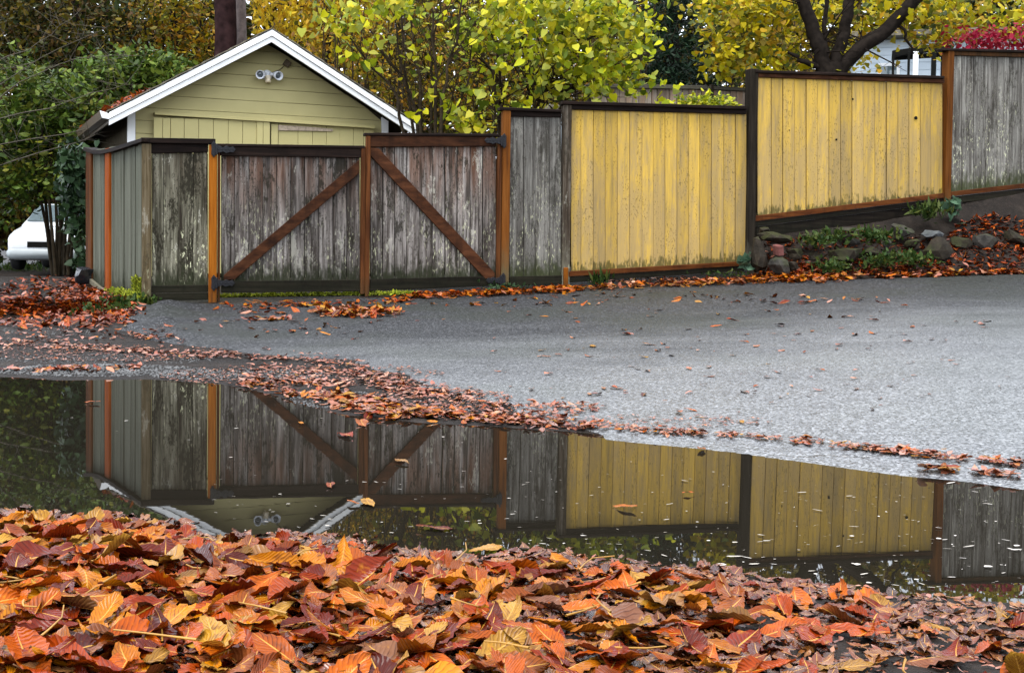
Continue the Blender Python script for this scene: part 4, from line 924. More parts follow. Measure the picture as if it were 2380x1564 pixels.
# ------------------------------------------------------------------ house glimpsed at the right, shed glimpse in the middle
HO = at(2090, 140, 27.0); hz0 = gz(HO.x, HO.y); HANG = math.radians(-14)
HE = Vector((math.cos(HANG), math.sin(HANG), 0)); HN = Vector((-math.sin(HANG), math.cos(HANG), 0)); HO.z = 0
def HL(u, v, yo=0.0):
    p = on_plane(u, v, HO + HN * yo, HN); return ((p - HO).dot(HE), p.z)
Hf = Frame('house', 'pale blue sided house with dark porch beams glimpsed behind the yellow tree', 'house', HO, HANG, 0.0, hz0)
s0, s1 = HL(1985, 140)[0], HL(2420, 140)[0]; zt = HL(2090, 92)[1]
Hf.poly('wall', [(s0, hz0 - 0.3), (s1, hz0 - 0.3), (s1, zt), (s0, zt)], 0.03, 4.0, M['house_blue'], 0.0)
zz = zt - 0.17
while zz > hz0 + 1.2:
    Hf.poly('siding_board', [(s0, zz), (s1, zz), (s1, zz + 0.165), (s0, zz + 0.165)], random.uniform(-0.004, 0.004), 0.028, M['house_blue'], 0.006); zz -= 0.17
rf = Hf.poly('roof', [(s0 - 0.3, zt), (s1 + 0.3, zt), (s1 + 0.3, zt + 0.12), (s0 - 0.3, zt + 0.12)], -0.5, 4.2, M['shingle'], 0.01)
a, b = HL(2073, 127, -0.9), HL(2215, 106, -0.9)
Hf.poly('porch_beam', [(a[0], a[1] - 0.07), (b[0], b[1] - 0.07), (b[0], b[1] + 0.07), (a[0], a[1] + 0.07)], -0.98, -0.86, M['black'], 0.01)
a, b = HL(2073, 134, -0.9), HL(2215, 124, -0.9)
Hf.poly('porch_beam', [(a[0], a[1] - 0.05), (b[0], b[1] - 0.05), (b[0], b[1] + 0.05), (a[0], a[1] + 0.05)], -0.84, -0.74, M['black'], 0.01)
for u, w, m in ((2076, 0.05, 'black'), (2112, 0.05, 'black'), (2128, 0.11, 'white_trim'), (2170, 0.10, 'black'), (2192, 0.10, 'black')):
    s_, z_ = HL(u, 122, -0.95); Hf.poly('porch_post', [(s_ - w / 2, hz0 - 0.1), (s_ + w / 2, hz0 - 0.1), (s_ + w / 2, z_), (s_ - w / 2, z_)], -1.06, -0.99, M[m], 0.008)
a, b = HL(2040, 165, -0.02), HL(2092, 138, -0.02)
wd = Hf.poly('window', [(a[0], a[1] - 0.6), (b[0], a[1] - 0.6), (b[0], b[1] - 0.08), (a[0], b[1] - 0.08)], -0.05, -0.006, M['white_trim'], 0.01)
Hf.poly('pane', [(a[0] + 0.07, a[1] - 0.53), (b[0] - 0.07, a[1] - 0.53), (b[0] - 0.07, b[1] - 0.15), (a[0] + 0.07, b[1] - 0.15)], -0.056, -0.052, M['glass'], 0.0, parent=wd)
SO = at(1310, 215, 21.0); sz0 = gz(SO.x, SO.y); SO.z = 0
Sh = Frame('garden_shed', 'pale grey shed corner half hidden behind the lime shrub', 'shed', SO, 0.0, 0.0, sz0)
for k in range(11): Sh.poly('board', [(-0.28, sz0 + 0.24 * k), (0.36, sz0 + 0.24 * k), (0.36, sz0 + 0.236 + 0.24 * k), (-0.28, sz0 + 0.236 + 0.24 * k)], -0.004 + random.uniform(-0.003, 0.003), 0.02, M['house_blue'], 0.004)
Sh.poly('wall', [(-0.27, sz0 - 0.1), (0.35, sz0 - 0.1), (0.35, sz0 + 2.6), (-0.27, sz0 + 2.6)], 0.021, 0.7, M['house_blue'], 0.0)
Sh.poly('roof', [(-0.4, sz0 + 2.62), (0.48, sz0 + 2.62), (0.44, sz0 + 2.72), (-0.36, sz0 + 2.72)], -0.14, 0.8, M['shingle'], 0.01)

# ------------------------------------------------------------------ parked car at the far left
CY = 25.0; cp = at(185 - 72, 600, CY); cz0 = at(100, 612, CY).z - 0.16
CAR = empty('car', (cp.x, cp.y, cz0), math.radians(8), 'white car parked nose-on beyond the end of the fence', 'car')
def loft(name, secs, mat, parent, smooth=True, bevel=0.0):
    """secs: list of (y, [(x,z)...]) rings with equal counts, capped"""
    bm = bmesh.new(); rings = [[bm.verts.new((x, y, z)) for x, z in s] for y, s in secs]; n = len(rings[0])
    for a, b in zip(rings[:-1], rings[1:]):
        for k in range(n): bm.faces.new((a[k], a[(k + 1) % n], b[(k + 1) % n], b[k]))
    bm.faces.new(rings[0][::-1]); bm.faces.new(rings[-1]); return bm_link(name, bm, mat, parent, None, bevel, smooth)
def ring(w, z0, z1, r=0.10, top=None):
    tw = top or w
    return [(-w + r, z0), (w - r, z0), (w, z0 + r), (w, (z0 + z1) / 2), (tw, z1 - r), (tw - r, z1), (-tw + r, z1), (-tw, z1 - r), (-w, (z0 + z1) / 2), (-w, z0 + r)]
loft('body', [(0.0, ring(0.70, 0.32, 0.62)), (0.10, ring(0.82, 0.26, 0.74)), (0.35, ring(0.86, 0.22, 0.82)), (1.0, ring(0.87, 0.2, 0.92)), (3.6, ring(0.87, 0.2, 0.95)), (4.2, ring(0.80, 0.28, 0.90))], M['car_paint'], CAR, True)
cab = loft('cabin', [(0.95, ring(0.76, 0.88, 0.99, 0.04, 0.74)), (1.75, ring(0.78, 0.88, 1.42, 0.08, 0.60)), (3.0, ring(0.78, 0.88, 1.43, 0.08, 0.60)), (3.9, ring(0.74, 0.88, 1.02, 0.05, 0.66))], M['car_paint'], CAR, True)
def quadpart(name, pts, mat, parent, th=0.012):
    bm = bmesh.new(); v = [Vector(p) for p in pts]; nn = (v[1] - v[0]).cross(v[2] - v[0]).normalized() * th
    a = [bm.verts.new(p) for p in v]; b = [bm.verts.new(p + nn) for p in v]; n = len(v)
    bm.faces.new(a); bm.faces.new(b[::-1])
    for i in range(n): bm.faces.new((a[i], b[i], b[(i + 1) % n], a[(i + 1) % n]))
    return bm_link(name, bm, mat, parent, None, 0.0)
quadpart('windscreen', [(-0.66, 0.99, 1.03), (0.66, 0.99, 1.03), (0.53, 1.62, 1.38), (-0.53, 1.62, 1.38)], M['glass'], CAR, 0.02)
for s_ in (-1, 1):
    quadpart('side_window', [(s_ * 0.765, 1.35, 0.98), (s_ * 0.765, 3.4, 0.98), (s_ * 0.635, 3.0, 1.36), (s_ * 0.635, 1.8, 1.36)][::s_], M['glass'], CAR, 0.02)
    quadpart('headlight', [(s_ * 0.50, 0.075, 0.56), (s_ * 0.80, 0.16, 0.58), (s_ * 0.80, 0.20, 0.70), (s_ * 0.50, 0.10, 0.68)][::s_], M['lens'], CAR, 0.02)
    for yy in (0.75, 3.4):
        wl_ = lathe('wheel', [(0.20, -0.10), (0.29, -0.10), (0.31, -0.06), (0.31, 0.06), (0.29, 0.10), (0.20, 0.10)], M['tyre'], CAR, (1, 0, 0), (s_ * 0.78, yy, 0.31), 20)
        lathe('rim', [(0.20, 0), (0.19, 0.02), (0.05, 0.03)], M['car_grey'], wl_, (s_, 0, 0), (s_ * 0.86, yy, 0.31), 14)
loft('bumper', [(-0.06, ring(0.72, 0.26, 0.44, 0.06)), (0.06, ring(0.84, 0.24, 0.46, 0.06)), (0.3, ring(0.88, 0.24, 0.46, 0.06))], M['car_grey'], CAR)
quadpart('grille', [(-0.42, 0.02, 0.48), (0.42, 0.02, 0.48), (0.42, 0.03, 0.60), (-0.42, 0.03, 0.60)], M['black'], CAR, 0.03)

# ------------------------------------------------------------------ stone bank under the upper yellow panel
def z7(x, y): return ((1750 + x / 3.91) * 0.952, (350 + y / 3.91) * 0.952)
def stone_mesh(name, sx, sy, sz, seed, flat_top=False, sub=3):
    bm = bmesh.new(); bmesh.ops.create_icosphere(bm, subdivisions=sub, radius=1.0)
    r = random.Random(seed); pl = [(Vector((r.gauss(0, 1), r.gauss(0, 1), r.gauss(0, 1))).normalized(), r.uniform(0.50, 0.80)) for _ in range(12)]
    if flat_top: pl.append((Vector((0.05, -0.1, 1)).normalized(), 0.55))
    off = Vector((r.uniform(0, 50), r.uniform(0, 50), r.uniform(0, 50)))
    for v in bm.verts:
        c = v.co.copy()
        for n, d in pl:
            k = c.dot(n)
            if k > d: c -= n * (k - d)
        c += c.normalized() * (mnoise.noise(c * 1.7 + off) * 0.22 + mnoise.noise(c * 5 + off) * 0.05)
        v.co = Vector((c.x * sx, c.y * sy, c.z * sz))
    me = bpy.data.meshes.new(name); bm.to_mesh(me); bm.free(); return me
wb = on_plane(1900, 620, FENCE0 - FN * 0.8, FN)
SW = empty('stone_bank', (wb.x, wb.y, gz(wb.x, wb.y)), 0, 'tumbled mossy stone bank below the upper yellow panel', 'stone wall')
def stone(x0, y0, x1, y1, off, mat, seed, flat_top=False, depth=0.8):
    (u0, v0), (u1, v1) = z7(x0, y0), z7(x1, y1); uc, vc = (u0 + u1) / 2, (v0 + v1) / 2
    p = on_plane(uc, vc, FENCE0 - FN * off, FN); k = p.y / FPX; sx = (u1 - u0) / 2 * k * 1.18; sz = (v1 - v0) / 2 * k * 1.18
    o = link('stone', stone_mesh('stone', sx, max(sx, sz) * depth, sz, seed, flat_top, 2), M[mat], SW, p - SW.location, False); o.rotation_euler = (0, 0, random.uniform(-0.2, 0.2)); return o
for i, a in enumerate([(310, 905, 480, 1245, 0.75, 'stone_brown'), (490, 1055, 720, 1265, 0.95, 'stone_grey'), (360, 845, 720, 960, 0.55, 'stone_brown'), (620, 990, 850, 1115, 0.75, 'stone_brown'),
        (1035, 965, 1395, 1185, 0.95, 'stone_brown', 1), (1200, 885, 1372, 975, 0.7, 'stone_grey', 1), (1640, 755, 1890, 925, 0.45, 'stone_grey'), (1920, 812, 2152, 915, 0.5, 'stone_pale', 1), (1940, 905, 2225, 1145, 0.75, 'stone_brown'),
        (1790, 915, 1935, 1005, 0.6, 'stone_brown'), (1560, 900, 1670, 1000, 0.6, 'stone_grey'), (780, 850, 1010, 930, 0.45, 'stone_brown'), (1100, 795, 1390, 850, 0.35, 'stone_grey', 1), (860, 1040, 1040, 1130, 0.85, 'stone_brown'),
        (380, 790, 520, 860, 0.4, 'stone_brown'), (1400, 1000, 1560, 1090, 0.9, 'stone_brown'), (2240, 880, 2420, 1030, 0.6, 'stone_brown'), (2440, 850, 2700, 1040, 0.6, 'stone_grey'), (2720, 820, 2940, 990, 0.6, 'stone_brown'), (660, 1120, 790, 1210, 1.0, 'stone_brown')]):
    stone(a[0], a[1], a[2], a[3], a[4], a[5], 100 + i, len(a) > 6)
u0, v0 = z7(585, 1020); p = on_plane(u0, v0, FENCE0 - FN * 0.85, FN); bb = box_bm(-0.034, 0.034, -0.09, 0.08, -0.06, 0.06); o = bm_link('brick', bb, M['brick'], SW, p - SW.location, 0.008); o.rotation_euler = (0.1, -0.12, 0.2)

# weeds, each clump its own plant
def weed(label, u, v, r, n, tmpl=T_OVAL, size=0.06, mat='f_weed', droop=0.5, h=0.10, off=None, name='weed_clump', cat='weed'):
    p = ground_hit(u, v) if off is None else on_plane(u, v, FENCE0 - FN * off, FN)
    t = empty(name, p, 0, label, cat); P = np.array(p)[None] + R2.normal(0, 1, (n, 3)) * np.array((r, r * 0.6, h * 0.4)) + np.array((0, 0, h * 0.5))
    blades('foliage', P, size, M[mat], t, tmpl, droop, R2)
    tb = Tubes()
    for k in range(7): q = P[k * n // 7]; tb.add([p + Vector((R2.normal(0, 0.02), 0, -0.02)), Vector(q)], [0.004, 0.002], 4)
    tb.build('stem', M['f_weed'] if False else M['stem'], t, t.location); return t
weed('green weed clump between the left mossy stones and the flat dark stone', *z7(955, 970), 0.10, 170, off=0.95)
weed('green weed clump on top of the flat dark stone', *z7(1110, 925), 0.09, 130, off=0.85)
weed('large green weed clump in the middle of the stone bank', *z7(1500, 925), 0.15, 320, off=0.8)
weed('low weed clump in the leaves below the flat dark stone', *z7(1090, 1215), 0.13, 220, off=1.15)
weed('weed clump beside the road edge in the middle of the bank', *z7(1600, 1165), 0.13, 230, off=1.15)
weed('weed clump at the foot of the rounded stone', *z7(1840, 1150), 0.14, 260, off=1.1)
weed('grassy tuft under the right end of the yellow panel', *z7(2010, 700), 0.12, 190, T_LONG, 0.11, droop=0.8, off=0.35, name='grass_tuft', cat='grass')
weed('pale round-leaved plant at the foot of the right fence post', *z7(2270, 690), 0.07, 34, T_HEART, 0.085, 'f_pale', -0.2, 0.24, off=0.30, name='leafy_plant', cat='plant')
weed('small plant with one broad leaf where yellow fence meets stones', *z7(285, 1190), 0.03, 16, T_HEART, 0.10, 'f_pale', 0.4, 0.12, off=0.7, name='leafy_plant', cat='plant')
weed('row of small green weeds under the lower yellow panel', 1690, 642, 0.25, 120, T_OVAL, 0.05, 'f_weed', 0.5, 0.05)
weed('small grass tuft at the foot of the lower yellow panel', 1395, 662, 0.06, 60, T_LONG, 0.12, 'f_weed', 0.9, 0.06, name='grass_tuft', cat='grass')
weed('dark creeping weed at the foot of the brown gate post', 1180, 676, 0.14, 130, T_OVAL, 0.05, 'f_ivy', 0.4, 0.06)
weed('green weeds at the foot of the olive corner post', 335, 712, 0.10, 150, T_OVAL, 0.06, 'f_weed', 0.5, 0.08)
weed('green weeds in the leaves before the sage fence return', 292, 712, 0.14, 180, T_OVAL, 0.06, 'f_weed', 0.5, 0.07)
weed('ragged weeds at the crumbled corner of the road', 250, 728, 0.16, 150, T_OVAL, 0.06, 'f_weed', 0.4, 0.06)
for lab, u, v in (('grass tuft left of the fence end', 172, 628), ('grass tuft at the far left below the white car', 110, 622), ('grass tuft at the far left edge of the verge', 40, 630)):
    weed(lab, u, v, 0.28, 240, T_LONG, 0.13, 'f_weed', 0.9, 0.07, name='grass_tuft', cat='grass')

# black plastic sack at the end of the fence
p = at(191, 640, 14.85); bgm = stone_mesh('plastic_sack', 0.15, 0.17, 0.16, 78, False, 2)
o = link('plastic_sack', bgm, M['bag'], None, p, False); tag(o, 'shiny black plastic sack slumped against the far end of the fence', 'sack')

# moss
def moss(label, pts, n, rx, h, size=0.035):
    P = []
    for i in range(n):
        p = pts[R2.integers(len(pts))]; P.append(np.array(p) + R2.normal(0, 1, 3) * np.array((rx, rx * 0.4, h)))
    return tag(blades('moss', P, size, M['f_moss'], None, T_OVAL, 0.5, R2), label, 'moss', kind='stuff')
pts = [Vector(ground_hit(u, 691 - (u - 515) * 0.016)) + Vector((0, 0, 0.005)) for u in np.linspace(515, 950, 60)]
moss('yellow-green moss strip along the foot of the left gate', pts, 3200, 0.05, 0.008)
pts = [SORG + SE * SL(u, 690, -0.05)[0] - SN * 0.06 + Vector((0, 0, SL(u, v, -0.05)[1])) for u, v in zip(np.linspace(258, 330, 30), np.linspace(678, 693, 30))]
moss('bright moss cushion along the foot of the sage fence return', pts, 1700, 0.03, 0.02)
pts = [SORG + SE * SL(u, 690, -0.02)[0] - SN * 0.012 + Vector((0, 0, SL(u, v, -0.02)[1])) for u, v in [(u, v) for u in (311, 315, 323, 328) for v in np.linspace(652, 688, 10)]]
moss('bright green moss climbing two boards by the corner post', pts, 1500, 0.010, 0.02, 0.03)
# ------------------------------------------------------------------ fallen leaves
def leaflet(ny, nx, fold, curl, twist, wave, seed, width=0.40, lobe=1.5):
    """obovate toothed leaflet of unit length lying along +y, centred; pleated along its side veins"""
    r = random.Random(seed); V, UVs, F = [], [], []
    for j in range(ny + 1):
        t = j / ny; hw = width * 0.5 * max(0.0, math.sin(math.pi * min(1, t ** lobe))) ** 0.72
        hw *= 1 + 0.07 * r.uniform(-1, 1) + (0.05 if j % 2 else -0.05) * (ny > 8)
        bend = 0.05 * math.sin(t * 3 + seed)
        for i in range(nx + 1):
            a = -1 + 2 * i / nx; x = a * hw; tw = twist * (t - 0.5)
            z = abs(x) * fold + curl * (t - 0.45) ** 2 + wave * math.sin(t * 9 + a * 2 + seed) * abs(a) + (0.014 * math.sin(2 * math.pi * (t * 7 - abs(a) * 1.4)) * abs(a) if ny > 8 else 0)
            c, s = math.cos(tw), math.sin(tw)
            V.append((x * c - z * s + bend, t - 0.5, x * s + z * c)); UVs.append((i / nx, t))
    for j in range(ny):
        for i in range(nx):
            k = j * (nx + 1) + i; F.append((k, k + 1, k + nx + 2, k + nx + 1))
    return np.array(V), np.array(F), np.array(UVs)
HI = [leaflet(16, 4, *p) for p in ((0.2, 0.10, 0.4, 0.03, 1), (0.45, -0.30, -0.8, 0.04, 2), (-0.3, 0.35, 0.5, 0.04, 3), (0.7, 0.2, 1.3, 0.03, 4), (0.15, -0.5, 0.3, 0.06, 5), (0.4, 0.55, -1.1, 0.04, 6), (-0.5, -0.25, 0.9, 0.05, 7), (1.1, 0.1, 0.4, 0.03, 8), (0.1, 0.05, 0.2, 0.03, 9), (0.25, -0.12, -0.5, 0.04, 10))]
HI += [leaflet(12, 4, 0.3, 0.25, 0.7, 0.07, 31, 0.62, 1.1), leaflet(16, 4, 0.55, 0.2, -1.6, 0.05, 32, 0.30, 1.7), leaflet(10, 4, -0.25, 0.4, 0.4, 0.09, 33, 0.55, 0.9), leaflet(16, 4, 0.35, 0.4, 0.9, 0.04, 21, 0.52, 1.35), leaflet(16, 4, -0.2, -0.5, -0.6, 0.04, 22, 0.34, 1.6)]
LO = [leaflet(5, 2, *p) for p in ((0.12, 0.10, 0.2, 0.02, 1), (0.35, -0.2, -0.4, 0.02, 2), (-0.2, 0.25, 0.3, 0.02, 3), (0.05, -0.1, 0.15, 0.01, 4), (0.5, 0.15, 0.5, 0.02, 5), (0.05, 0.06, 0.1, 0.01, 6))]
def torn(t, keep, seed):
    """a leaflet with a bite torn out of one side"""
    V, F, U = t; r = random.Random(seed); V = V.copy()
    for i in range(len(V)):
        if U[i][0] > 0.55 and keep[0] < U[i][1] < keep[1]: V[i, 0] *= r.uniform(0.15, 0.45)
    return V, F, U
HI += [torn(HI[0], (0.5, 0.85), 1), torn(HI[3], (0.25, 0.6), 2), torn(HI[9], (0.6, 1.0), 3)]
R3 = np.random.default_rng(23)
def rot_of(yaw, pitch, roll_):
    return Matrix.Rotation(yaw, 3, 'Z') @ Matrix.Rotation(pitch, 3, 'X') @ Matrix.Rotation(roll_, 3, 'Y')
def leaf_mass(name, groups, mats, parent):
    """groups: (items, templates, material slot); items: (position, rotation matrix, size, rnd, template index)"""
    Vs, Fs, Us, Rs, Ms = [], [], [], [], []; o = 0
    for items, tmpl, slot in groups:
        for p, m, s, r, k in items:
            T, TF, TU = tmpl[k % len(tmpl)]; V = (T * s) @ np.array(m).T + np.array(p); Vs.append(V); Fs.append(TF + o); Us.append(TU); Rs.append(np.full(len(V), r)); Ms.append(np.full(len(TF), slot)); o += len(V)
    me = np_mesh(name, np.concatenate(Vs), np.concatenate(Fs), {'rnd': np.concatenate(Rs)}, np.concatenate(Us))
    for m in mats: me.materials.append(m)
    mi = np.concatenate(Ms).astype(np.int32)
    if len(mi) == len(me.polygons): me.polygons.foreach_set('material_index', mi)
    else: print('leaf faces dropped', len(mi), len(me.polygons))
    return tag(link(name, me, None, parent, None, True), kind='stuff')
def yn_(x): return float(np.interp(x, NX, NY))
def slope_rot(x, y, yaw, tilt):
    return rot_of(yaw, R3.normal(0, tilt), R3.normal(0, tilt))

# near bank: 300 leaves that lie uppermost are single pieces of the ground, the layers below are one mass
hi_me = []
for k, (T, TF, TU) in enumerate(HI):
    hi_me.append(np_mesh('leaf', T, TF, None, TU)); hi_me[-1].materials.append(M['leaf']); hi_me[-1].polygons.foreach_set('use_smooth', np.ones(len(TF), dtype=bool))
def bank_point(rng, gap=0.03, wide=0.58):
    gap += 0.07
    while True:
        y = rng.uniform(2.2, 4.25); x = rng.uniform(-wide * y, wide * y); yn = yn_(x) - gap + 0.05 * math.sin(9 * x) + 0.03 * math.sin(23 * x)
        if y > yn: continue
        return x, y, yn
def pile(x, y, yn): return min(1.0, 0.12 + (yn - y) / 0.55)      # the drift thins out toward the water
under = []
for i in range(5300):          # sodden lower layer, flat
    x, y, yn = bank_point(R3, -0.12); left = 1 - sm(-0.5, 1.6, x / y * 3.0)
    if left < 0.5 and mnoise.noise(Vector((x * 3.1, y * 3.1, 4.0))) > 0.12: continue
    s = R3.uniform(0.03, 0.10) * (0.75 + 0.5 * left); z = gz(x, y) + R3.uniform(0.002, 0.016) * pile(x, y, yn)
    under.append(((x, y, z), slope_rot(x, y, R3.uniform(0, 6.28), 0.13), s, R3.random(), int(R3.integers(0, 99))))
bits = []
for i in range(3000):          # shreds and crumbs in the wet mud
    x, y, yn = bank_point(R3, -0.10); z = gz(x, y) + R3.uniform(0.001, 0.008)
    bits.append(((x, y, z), slope_rot(x, y, R3.uniform(0, 6.28), 0.3), R3.uniform(0.008, 0.035), R3.random(), int(R3.integers(0, 99))))
mid = []
for i in range(1950):          # fresher leaves, thicker toward the left
    x, y, yn = bank_point(R3, 0.06); left = 1 - float(sm(-0.40, 0.40, x / y + 0.06 * math.sin(7 * y + 5 * x)))
    edge = math.exp(-((yn - y) / 0.22) ** 2)
    if R3.random() > 0.05 + 0.95 * left + 0.16 * edge: continue
    s = R3.uniform(0.08, 0.16); z = gz(x, y) + (0.012 + R3.uniform(0.0, 0.032) * (0.25 + 0.75 * left)) * pile(x, y, yn)
    mid.append(((x, y, z), slope_rot(x, y, R3.uniform(0, 6.28), 0.20), s, R3.random(), int(R3.integers(0, 99))))
n_ind = 0
while n_ind < 285:
    x, y, yn = bank_point(R3, 0.08, 0.48); left = 1 - float(sm(-0.40, 0.38, x / y + 0.06 * math.sin(7 * y + 5 * x))); edge = math.exp(-((yn - y) / 0.2) ** 2)
    if R3.random() > 0.09 + 0.9 * left + 0.20 * edge: continue
    s = R3.uniform(0.10, 0.185); stand = R3.random() < 0.025; pl_ = pile(x, y, yn)
    z = gz(x, y) + (0.042 * (0.3 + 0.7 * left) + R3.uniform(0, 0.012)) * pl_ + (s * 0.15 if stand else 0)
    o = bpy.data.objects.new('leaf', hi_me[int(R3.integers(0, len(hi_me)))]); COL.objects.link(o); o.parent = ground
    o.location = (x, y, z); tl = 0.08 + 0.14 * pl_
    o.rotation_euler = (R3.normal(0, tl) + (R3.choice((-1, 1)) * 0.7 if stand else 0), R3.normal(0, tl), R3.uniform(0, 6.28))
    o.scale = (s, s, s); n_ind += 1
# yellow leaf stalks lying among them
tb = Tubes()
for i in range(75):
    x, y, yn = bank_point(R3)
    if R3.random() > 0.35 + 0.65 * (1 - float(sm(-0.4, 0.5, x / y))): continue
    z = gz(x, y) + R3.uniform(0.03, 0.062) * pile(x, y, yn) + 0.004; a = R3.uniform(0, 6.28); L = R3.uniform(0.07, 0.20); d = Vector((math.cos(a), math.sin(a), R3.normal(0, 0.12))); sd_ = Vector((-d.y, d.x, 0))
    p = Vector((x, y, z)); b = R3.normal(0, 0.15)
    tb.add([p, p + d * L * 0.33 + sd_ * L * b * 0.6, p + d * L * 0.66 + sd_ * L * b, p + d * L], [0.0030, 0.0022, 0.0020, 0.0016], 5)
tag(tb.build('leaf_stalks', M['stalk'], ground), kind='stuff')

# leaves on the road, the shoulder, the verge and the bank
far = []; dull = []
def lay(U, W, lo, hi, lift, tilt, dull_p, bias):
    H = ground_hits(U, W); H = H[~np.isnan(H[:, 0])]; H = H[H[:, 1] < 17.2]
    Z = surf_zs(H[:, 0], H[:, 1])
    for (x, y, _), z in zip(H, Z):
        it = ((x, y, z + 0.006 + R3.uniform(0, lift)), slope_rot(x, y, R3.uniform(0, 6.28), tilt), R3.uniform(lo, hi), R3.random() if bias is None else min(1, max(0, R3.normal(bias, 0.16))), int(R3.integers(0, 99)))
        (dull if R3.random() < dull_p else far).append(it)
def scatter(u, v, ru, rv, n, lo=0.06, hi=0.14, lift=0.012, tilt=0.25, dull_p=0.0, bias=None):
    a = R3.uniform(0, 6.28, n); q = np.sqrt(R3.random(n)); lay(u + ru * q * np.cos(a), v + rv * q * np.sin(a), lo, hi, lift, tilt, dull_p, bias)
def strip(pts, w, n, lo=0.06, hi=0.14, lift=0.012, tilt=0.25, dull_p=0.0, bias=None):
    """pts: frame polyline; n leaves spread along it in little drifts, w frame units of half width"""
    pts = np.array(pts, dtype=float); L = np.concatenate([[0], np.cumsum(np.hypot(*np.diff(pts, axis=0).T))]); m = max(1, n // 4)
    t = np.repeat(R3.uniform(0, L[-1], m), 4); off = np.repeat(R3.normal(0, w * 0.35, m), 4); ww = np.repeat(w * R3.uniform(0.4, 1.2, m), 4)
    a = R3.uniform(0, 6.28, 4 * m); q = np.sqrt(R3.random(4 * m))
    lay(np.interp(t, L, pts[:, 0]) + 3 * ww * q * np.cos(a), np.interp(t, L, pts[:, 1]) + off + ww * q * np.sin(a), lo, hi, lift, tilt, dull_p, bias)
# along the puddle's far edge
strip([(560, 893), (720, 925), (830, 955)], 9, 150, lo=0.03, hi=0.10, dull_p=0.5)
strip([(730, 915), (820, 930), (900, 945)], 15, 150, lo=0.05, hi=0.12, dull_p=0.4, lift=0.012, tilt=0.15)
strip([(830, 940), (960, 960), (1120, 972), (1320, 985)], 14, 700, lo=0.02, hi=0.085, dull_p=0.7, lift=0.010, tilt=0.15)
scatter(960, 962, 130, 14, 60, 0.07, 0.12, 0.015, 0.2, 0.2)
strip([(1320, 990), (1500, 1008), (1700, 1016), (1900, 1036), (2080, 1056)], 7, 480, lo=0.018, hi=0.065, dull_p=0.75, lift=0.008, tilt=0.15)
strip([(2080, 1056), (2230, 1072), (2380, 1088)], 8, 190, lo=0.02, hi=0.075, dull_p=0.6, lift=0.01, tilt=0.15)
strip([(2140, 1098), (2380, 1118)], 5, 60, lo=0.03, hi=0.10, dull_p=0.6)
# reddish bands on the gravel shoulder
strip([(0, 800), (150, 806), (400, 822), (700, 836), (850, 852)], 9, 620, lo=0.02, hi=0.08, dull_p=0.9, tilt=0.15)
strip([(0, 858), (150, 862), (320, 856)], 6, 110, lo=0.04, hi=0.11, dull_p=0.5)
strip([(600, 858), (800, 868), (1000, 905), (1180, 945)], 12, 460, lo=0.02, hi=0.075, dull_p=0.9, tilt=0.15)
strip([(560, 880), (900, 900), (1060, 930)], 12, 330, lo=0.02, hi=0.085, dull_p=0.8)
strip([(300, 775), (420, 800)], 8, 70, lo=0.04, hi=0.10, dull_p=0.7)
scatter(1250, 955, 160, 14, 220, 0.02, 0.06, dull_p=0.9)
scatter(700, 875, 330, 26, 900, 0.012, 0.05, 0.003, 0.08, 0.97)
scatter(250, 822, 300, 20, 700, 0.012, 0.05, 0.003, 0.08, 0.97)
scatter(1010, 930, 180, 22, 600, 0.012, 0.05, 0.003, 0.08, 0.95)
scatter(1500, 985, 300, 14, 260, 0.01, 0.04, 0.002, 0.08, 0.97)
# foot of the fence and the road edge
strip([(950, 694), (1180, 686), (1350, 676)], 5, 520, lo=0.07, hi=0.15, dull_p=0.1, lift=0.05, bias=0.45)
strip([(1350, 676), (1560, 668), (1740, 660)], 4, 330, lo=0.06, hi=0.14, dull_p=0.3, lift=0.05)
strip([(1740, 655), (1820, 656), (1960, 652)], 6, 420, lo=0.07, hi=0.15, dull_p=0.2, lift=0.06, bias=0.55)
strip([(1960, 650), (2232, 640), (2400, 636)], 4, 300, lo=0.07, hi=0.15, dull_p=0.3, lift=0.05)
strip([(510, 706), (700, 712), (950, 702)], 5, 110, lo=0.08, hi=0.15, dull_p=0.15)
scatter(830, 733, 105, 9, 240, 0.07, 0.15, 0.05, 0.4, 0.15)
scatter(640, 722, 140, 12, 46, 0.08, 0.15, dull_p=0.2)
scatter(620, 745, 60, 5, 30, 0.08, 0.14, dull_p=0.4)
scatter(600, 770, 250, 25, 34, 0.05, 0.13, dull_p=0.4)
# leaf litter on the stone bank and under the yellow panel
scatter(2050, 625, 190, 18, 460, 0.05, 0.12, 0.03, 0.4, 0.12, 0.10)
scatter(1990, 585, 230, 45, 620, 0.04, 0.10, 0.03, 0.4, 0.08, 0.04)
scatter(2310, 570, 110, 70, 650, 0.05, 0.12, 0.03, 0.4, 0.12, 0.10)
scatter(1850, 630, 90, 16, 190, 0.05, 0.12, 0.03, 0.4, 0.15, 0.15)
scatter(1540, 656, 190, 9, 260, 0.04, 0.11, 0.02, 0.3, 0.7)
# verge at the left
for a in ((210, 690, 80, 50, 620), (120, 690, 130, 50, 620), (180, 740, 120, 25, 330), (60, 730, 90, 35, 300), (300, 735, 40, 22, 90), (260, 720, 60, 30, 200)): scatter(*a, lo=0.05, hi=0.13, lift=0.03, tilt=0.35, dull_p=0.2, bias=0.16)
scatter(150, 780, 200, 18, 140, 0.03, 0.09, dull_p=0.8)
